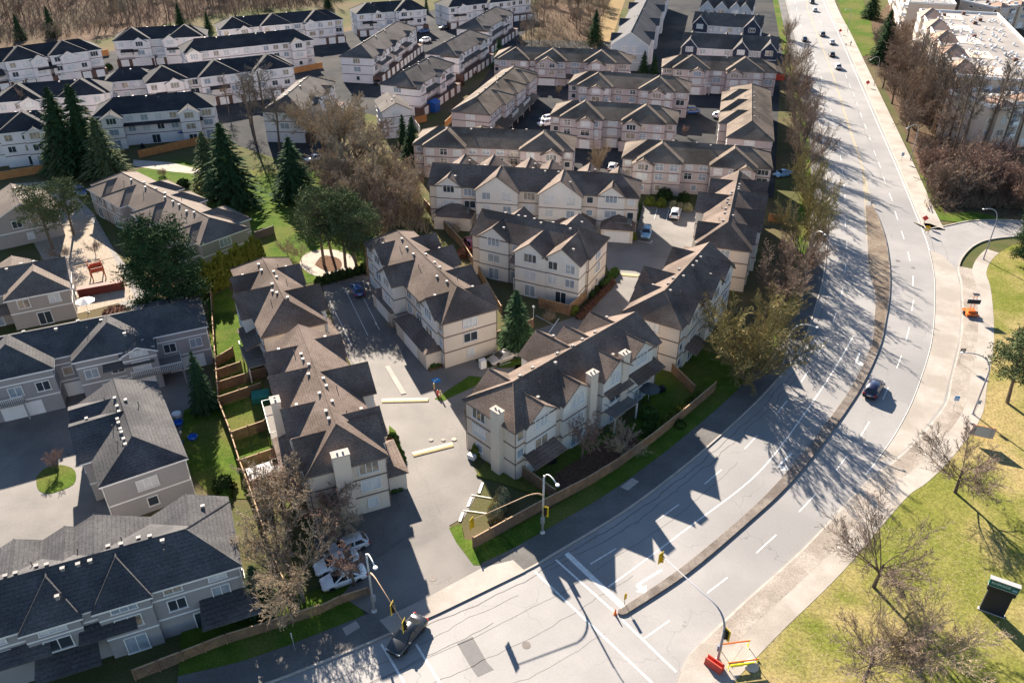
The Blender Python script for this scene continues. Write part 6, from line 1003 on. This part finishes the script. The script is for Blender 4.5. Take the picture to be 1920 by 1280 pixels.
def board(name, label, base, w, h, z, rz, face, cat='sign', post='galvanised', back='sign_grey', ang=0, two=False, pieces=()):
    """flat sign on one or two posts"""
    t = thing(name, label, cat, (base[0], base[1], ZK-.05), rz)
    for x in ((-w*.35, w*.35) if two else (0,)): MB().tube([(x,.05,-.1),(x,.05,z+h)], .03, 6).build('post', post, t)
    p = MB()
    if ang: s = w/2*1.414; p.add([(0,-.02,z+h/2-s),(s,-.02,z+h/2),(0,-.02,z+h/2+s),(-s,-.02,z+h/2),(0,.01,z+h/2-s),(s,.01,z+h/2),(0,.01,z+h/2+s),(-s,.01,z+h/2)], [(0,1,2,3),(7,6,5,4),(0,4,5,1),(1,5,6,2),(2,6,7,3),(3,7,4,0)])
    else: p.box(-w/2,w/2,-.02,.01,z,z+h)
    pn = p.build('panel', face, t)
    for (x0,x1,z0,z1,m) in pieces: MB().box(x0,x1,-.03,-.021,z0,z1).build('mark', m, pn)
    return t
board('road_sign', 'red diamond warning sign on the pavement by the side street', (79.97,143.13), .85, .85, 1.1, R(-20), 'sign_red', 'road sign', 'black', ang=45); board('road_sign', 'yellow and white detour board below the red diamond', (78.80,139.24), .8, 1.0, .6, R(-20), 'signal_yellow', 'road sign', 'black', two=True, pieces=[(-.25,.25,.9,1.1,'paint')])
board('road_sign', 'small red diamond sign halfway up the right pavement', (105.81,241.77), .9, .9, 1.0, R(-20), 'sign_red', 'road sign', 'black', ang=45); board('road_sign', 'farthest red diamond sign beside the far lawn', (122.76,314.45), .9, .9, 1.0, R(-20), 'sign_red', 'road sign', 'black', ang=45)
board('bike_sign', 'blue and white bicycle sign beside the brick strip', (58.48,84.49), .6, .75, 1.5, R(-10), 'blue_paint', 'road sign', pieces=[(-.2,-.05,1.7,1.9,'paint'),(.05,.2,1.7,1.9,'paint'),(-.1,.1,1.9,2.02,'paint'),(-.2,.2,1.58,1.64,'paint')]); board('bike_sign', 'blue sign farther up the right pavement', (90.01,178.30), .6, .8, 1.4, R(-10), 'car_sky', 'road sign', pieces=[(-.2,.2,1.6,1.75,'paint')])
board('lamp_sign', 'small pale blue sign fixed low at the curved lamp', (60.58,83.12), .5, .6, 2.0, R(-10), 'glass_pale', 'road sign', pieces=[(-.15,.15,2.15,2.3,'blue_paint')])
board('arrow_sign', 'black and white right-turn arrow sign on the brick strip', (64.46,95.56), .75, .75, 1.7, R(0), 'black', 'road sign', pieces=[(-.22,-.1,1.8,2.15,'paint'),(-.22,.2,2.15,2.27,'paint'),(.1,.26,2.05,2.15,'paint')])
board('parking_sign', 'thin white sign on a post by the bottom verge', (-20.37,47.53), .35, .5, 2.0, R(-60), 'paint', 'road sign'); board('keep_right_sign', 'yellow object marker at the end of the median', (11.19,52.86), .3, .8, .8, R(25), 'signal_yellow', 'road sign', 'black'); board('median_sign', 'grey hazard post at the far tip of the planted median', (73.36,152.52), .5, .9, .5, R(-10), 'sign_grey', 'road sign', 'black')
b_ = board('construction_board', 'large grey backed board with orange top edge on the lawn', (58.72,77.91), 2.6, 1.6, .8, R(160), 'orange', 'sign', 'fence_cap', two=True); MB().box(-1.26,1.26,.012,.03,.82,2.36).build('panel_back', 'sign_grey', b_)
# community name sign
t = thing('community_sign', 'large dark community sign with green RIVERSIDE header on the lawn', 'sign', (*(47.09,51.89),ZK-.03), R(-29.3))
MB().box(-1.05,1.05,-.16,.16,-.1,2.9).build('base_panel', 'sign_dark', t); MB().box(-1.22,1.22,-.2,.2,2.9,3.5).build('middle_band', 'car_trim', t); hp = MB().box(-1.25,1.25,-.24,.24,3.56,4.35).build('header_panel', 'sign_green', t)
MB().box(-1.3,1.3,-.28,.28,4.35,4.43).build('header_cap', 'sign_grey', hp); MB().box(-1.27,1.27,-.26,.26,3.5,3.56).build('header_trim', 'sign_grey', hp); MB().box(-1.2,1.2,-.22,.22,-.1,.08).build('plinth', 'sign_grey', t)
def text(s, size, parent, loc, m='letter', rx=90):
    c = bpy.data.curves.new('lettering', 'FONT'); c.body = s; c.size = size; c.extrude = .008; c.align_x = 'CENTER'; c.align_y = 'CENTER'; c.materials.append(M[m])
    tmp = bpy.data.objects.new('lettering', c); me = bpy.data.meshes.new_from_object(tmp); bpy.data.objects.remove(tmp); bpy.data.curves.remove(c)
    o = obj('lettering', me, parent, loc); o.rotation_euler = (R(rx), 0, 0); return o
text('RIVERSIDE', .36, hp, (-.28, -.252, 4.0)); MB().box(.72,1.15,-.25,-.241,3.72,3.98).build('emblem', 'car_sky', hp)
# barriers at the corner
t = thing('road_barrier', 'red plastic barrier blocks at the curved signal pole', 'barrier', (*(18.56,45.83),ZK), R(-43.8))
for y in (-.22, .22):
    pr = [(-.3,0),(.3,0),(.24,.18),(.12,.3),(.09,.8),(-.09,.8),(-.12,.3),(-.24,.18)]; mb = MB(); k = len(pr); mb.add([(x,y+a*.6,z) for x in (-.85,.85) for a,z in pr], [tuple(range(k))[::-1], tuple(k+i for i in range(k))]+[(i,(i+1)%k,k+(i+1)%k,k+i) for i in range(k)]); mb.build('block', 'barrier_red', t)
t = thing('trench_barricade', 'yellow and orange barricade rails beside the red barrier', 'barrier', (*(21.21,45.83),ZK), R(8))
for y in (0, 2.0):
    MB().box(-1.5,1.4,y-.03,y+.03,.75,.92).build('rail', 'orange', t)
    for x in (-1.4,1.3): MB().box(x-.03,x+.03,y-.25,y+.25,0,.05).box(x-.03,x+.03,y-.03,y+.03,0,1.0).build('stand', 'hi_yellow', t)
MB().box(-1.3,1.0,-.12,-.04,.35,.62).build('board', 'hi_yellow', t); tag(obj('sand_heap', MB().lathe([(.75,0),(.6,.25),(.3,.45),(.05,.52)], 9).mesh('sand_heap', 'sand'), None, (*(22.02,45.94),ZK)), 'small pale heap inside the yellow barricade', 'heap')
# arrow-board trailer
t = thing('arrow_board_trailer', 'orange arrow board trailer standing on the pavement', 'trailer', (*(72.52,109.10),ZK), R(-8))
MB().box(-.85,.85,-.9,.9,.4,.55).build('chassis', 'orange', t); MB().box(-.55,.55,-.5,.5,.55,.95).build('battery_box', 'orange', t); MB().box(-.9,.9,-1.0,-.9,.35,.6).box(-.9,.9,.9,1.0,.35,.6).build('frame', 'orange', t)
for x in (-.95,.95): MB().tube([(x-.1,0,.32),(x+.1,0,.32)], .32, 12).build('wheel', 'tyre', t)
for x in (-.25,.25): MB().tube([(x,0,.9),(x,0,3.6)], .05, 6).build('mast', 'orange', t)
MB().box(-.95,.95,-.1,.1,2.0,2.75).build('lamp_board', 'sign_dark', t); MB().box(-.95,.95,-.14,.16,2.75,2.82).build('board_top', 'sign_grey', t); MB().box(-.45,.45,-.35,.35,3.6,3.68).build('solar_panel', 'sign_dark', t)
for x in (-.85,.85): MB().box(x-.05,x+.05,-1.25,1.25,.3,.4).build('outrigger', 'orange', t)
# hydrant and bollards
t = thing('fire_hydrant', 'red fire hydrant between two yellow bollards at the court island', 'hydrant', (*(-10.10,87.81),.1)); MB().lathe([(.17,0),(.17,.06),(.12,.08),(.12,.6),(.16,.62),(.15,.72),(.05,.82)], 10).build('barrel', 'barrier_red', t); MB().tube([(-.26,0,.5),(.26,0,.5)], .07, 8).build('outlet', 'barrier_red', t); MB().lathe([(.05,.82),(.05,.9)], 6).build('cap_nut', 'white', t)
for q, l in (((-10.72,89.17), 'yellow bollard behind the fire hydrant'), ((-9.71,87.45), 'yellow bollard in front of the fire hydrant')): t = tag(MB().lathe([(.11,0),(.11,1.0),(.07,1.06)], 10).build('bollard', 'yellow_paint'), l, 'bollard'); t.location = (*q, .1)
t = tag(MB().lathe([(.2,0),(.2,.05),(.12,.1),(.05,.75)], 9).build('traffic_cone', 'orange'), 'orange cone at the rounded tip of the median', 'cone'); t.location = (*(10.12,51.77), ZR)
# court lamps, tarpaulins, sheds and yard things
for q, l in (((3.35,107.46), 'short white globe lamp beside the bay lines'), ((-17.74,66.62), 'white lantern post beside the oval shrubs'), ((-24.32,124.99), 'white globe lamp by the hedge gate')): t = thing('post_lamp', l, 'lamp', (*q, 0)); MB().tube([(0,0,0),(0,0,2.4)], .04, 6).build('post', 'white_metal', t); MB().lathe([(.05,2.4),(.18,2.5),(.2,2.65),(.08,2.8)], 10).build('globe', 'white_metal', t)
t = tag(MB().slab([(-1.2,-1),(1.1,-1.1),(1.3,.9),(-1.0,1.1)], 0, .9).add([(-1.2,-1,.9),(1.1,-1.1,.9),(1.3,.9,.9),(-1,1.1,.9),(.05,0,1.25)], [(0,1,4),(1,2,4),(2,3,4),(3,0,4)]).build('tarpaulin', 'tarp_green'), 'green tarpaulin covering a stack in the backyard', 'tarpaulin'); t.location = (*(-34.03,87.09), 0); t.rotation_euler = (0,0,.4)
t = thing('garden_shed', 'low white shed roof under the bare trees below the backyards', 'shed', (*(-29.49,70.87),0), R(28)); MB().box(-1.3,1.3,-.8,.8,-.1,1.5).build('wall', 'wall_cream', t); MB().add([(-1.5,-1,1.45),(1.5,-1,1.45),(1.5,1,1.8),(-1.5,1,1.8),(-1.5,-1,1.37),(1.5,-1,1.37),(1.5,1,1.72),(-1.5,1,1.72)], [(0,1,2,3),(7,6,5,4),(0,4,5,1),(1,5,6,2),(2,6,7,3),(3,7,4,0)]).build('roof', 'white', t)
t = thing('garden_shed', 'bright blue covered shed below the grey roofed block', 'shed', (*(-21.63,218.70),0), R(70)); MB().box(-1.5,1.5,-1.5,1.5,-.1,2.4).build('wall', 'tarp_blue', t); MB().add([(-1.7,-1.7,2.4),(1.7,-1.7,2.4),(1.7,1.7,2.4),(-1.7,1.7,2.4),(-1.7,0,3.1),(1.7,0,3.1)], [(0,1,5,4),(2,3,4,5),(1,2,5),(3,0,4),(3,2,1,0)]).build('roof', 'tarp_blue', t)
t = thing('gazebo', 'dark gazebo canopy behind the blue shed', 'gazebo', (*(-19.29,233.27),0), R(70))
for x in (-1.4,1.4):
    for y in (-1.4,1.4): MB().box(x-.05,x+.05,y-.05,y+.05,-.1,2.2).build('post', 'black', t)
MB().add([(-1.7,-1.7,2.2),(1.7,-1.7,2.2),(1.7,1.7,2.2),(-1.7,1.7,2.2),(0,0,3.0)], [(0,1,4),(1,2,4),(2,3,4),(3,0,4),(3,2,1,0)]).build('canopy', 'umbrella_grey', t)
def umbrella(q, m, label):
    t = thing('patio_umbrella', label, 'umbrella', (*q,0)); MB().tube([(0,0,0),(0,0,2.5)], .03, 6).build('pole', 'white_metal', t); k = 8; mb = MB(); mb.add([(1.5*cos(2*pi*i/k),1.5*sin(2*pi*i/k),2.1) for i in range(k)]+[(0,0,2.65),(0,0,2.5)], [(i,(i+1)%k,k) for i in range(k)]+[((i+1)%k,i,k+1) for i in range(k)]); mb.build('canopy', m, t); MB().lathe([(.25,0),(.25,.08),(.05,.12)], 8).build('base', 'black', t)
umbrella((18.36,86.61), 'umbrella_grey', 'grey umbrella on the end patio of the chimney block'); umbrella((-67.63,110.10), 'white', 'pale umbrella beside the taupe house'); umbrella((-81.55,194.54), 'tarp_blue', 'dark blue umbrella on the white patios')
for q, m, l in (((-43.26,81.66), 'blue_plastic', 'upper blue plastic tub in the grey block yard'), ((-41.76,77.39), 'blue_plastic', 'blue round pool in the grey block yard'), ((-40.41,78.75), 'blue_plastic', 'blue ball-like tub by the lawn of the grey block')): t = tag(MB().lathe([(.5,0),(.62,.35),(.6,.4),(.52,.36),(.45,.1)], 12).build('plastic_tub', m), l, 'tub'); t.location = (*q, 0)
t = tag(MB().lathe([(.6,0),(.62,.5),(.5,.55)], 12).build('hot_tub', 'white'), 'round white tub in the grey block yard', 'tub'); t.location = (*(-44.06,83.34), 0)
def grill(q, label): t = thing('barbecue_grill', label, 'grill', (*q,0), .5); MB().box(-.5,.5,-.25,.25,.1,.85).build('cabinet', 'grill_black', t); MB().lathe([(.3,.85),(.32,1.0),(.2,1.15),(.05,1.2)], 8).build('lid', 'grill_black', t)
grill((20.48,88.67), 'black barbecue beside the grey patio umbrella'); grill((4.87,74.09), 'dark barbecue on the chimney block patio'); grill((-89.30,188.23), 'black barbecue on the left white patio')
t = tag(MB().box(-.45,.45,-.35,.35,0,1.3).box(-.48,.48,-.38,.38,1.3,1.36).build('mailbox_cabinet', 'white'), 'grey-white communal mailbox beside the beige sedan', 'mailbox'); t.location = (*(-4.20,94.48), .1); t.rotation_euler = (0,0,.5)
t = tag(MB().box(-.5,.5,-.3,.3,0,.6).build('storage_box', 'white'), 'white box beside the entry kerb', 'box'); t.location = (*(-4.91,74.87), .1); t.rotation_euler = (0,0,-.6)
# play frame behind the taupe house
t = thing('play_frame', 'red and white timber play frame behind the taupe house', 'play equipment', (*(-71.20,122.01),0), R(35))
for x in (-1,1):
    for y in (-1,1): MB().box(x-.08,x+.08,y-.08,y+.08,-.1,3.0).build('post', 'play_red', t)
MB().box(-1.1,1.1,-1.1,1.1,1.5,1.62).build('platform', 'fence_wood', t); MB().box(-1.1,1.1,-1.12,-1.04,1.6,2.3).box(-1.1,1.1,1.04,1.12,1.6,2.3).build('guard_panel', 'play_red', t); MB().box(-3.2,3.2,-.06,.06,2.9,3.0).box(-3.2,3.2,.9,1.0,2.5,2.6).build('beam', 'fence_cap', t)
t = thing('red_container', 'dark red wall-like container below the play frame', 'container', (*(-68.28,116.74),0), R(24)); MB().box(-3.5,3.5,-.5,.5,0,1.4).build('body', 'container_red', t); MB().box(-3.55,3.55,-.55,.55,1.4,1.48).build('rim', 'container_red', t)
# utility lids and kerb ramp plates
for pts, l in (([(12.68,69.68), (14.26,71.24), (14.99,70.59), (13.48,69.06)], 'pale'), ([(-16.36,50.02), (-15.16,50.89), (-14.63,50.15), (-15.80,49.18)], 'dark')): sheet('utility_lid', pts, 'concrete', z=ZK+.01)
# pedestrian walking a dog far up the pavement
def person(p, rz, label):
    t = thing('person', label, 'person', (*p, ZK), rz)
    V = [(0,0,.95),(0,0,1.2),(0,0,1.45),(0,0,1.55),(0,.02,1.68),(-.1,0,.92),(-.1,.14,.5),(-.1,.22,.08),(-.1,.36,.04),(.1,0,.92),(.1,-.08,.5),(.1,-.3,.1),(.1,-.18,.04),(-.19,0,1.42),(-.23,-.1,1.15),(-.22,.05,.92),(.19,0,1.42),(.23,.12,1.16),(.22,.28,1.0)]
    E_ = [(0,1),(1,2),(2,3),(3,4),(0,5),(5,6),(6,7),(7,8),(0,9),(9,10),(10,11),(11,12),(2,13),(13,14),(14,15),(2,16),(16,17),(17,18)]
    Rd = [.14,.14,.16,.06,.11,.1,.075,.05,.045,.1,.075,.05,.045,.07,.05,.04,.07,.05,.04]
    me = bpy.data.meshes.new('body'); me.from_pydata(V, E_, []); me.materials.append(M['cloth_dark']); o = obj('body', me, t)
    md = o.modifiers.new('skin', 'SKIN'); o.modifiers.new('smooth', 'SUBSURF').levels = 1
    for i, s in enumerate(me.skin_vertices[0].data if me.skin_vertices else []): s.radius = (Rd[i], Rd[i]); s.use_root = i == 0
    MB().lathe([(.0,1.6),(.1,1.66),(.1,1.76),(.03,1.83)], 8).build('hair', 'black', t); return t
person((119.92,295.25), R(100), 'person in dark clothes walking on the far right pavement')
t = thing('dog', 'small dark dog on the pavement beside the walking person', 'dog', (*(118.70,296.08), ZK), R(100))
MB().tube([(-.3,0,.42),(-.1,0,.44),(.15,0,.46),(.32,0,.5),(.42,0,.62),(.52,0,.64),(.62,0,.6)], [.07,.12,.14,.1,.08,.09,.045], 7).build('body', 'cloth_dark', t, True)
for x in (-.22,.2):
    for y in (-.07,.07): MB().tube([(x,y,.42),(x+.03,y,.2),(x,y,.02)], [.05,.03,.03], 5).build('leg', 'cloth_dark', t)
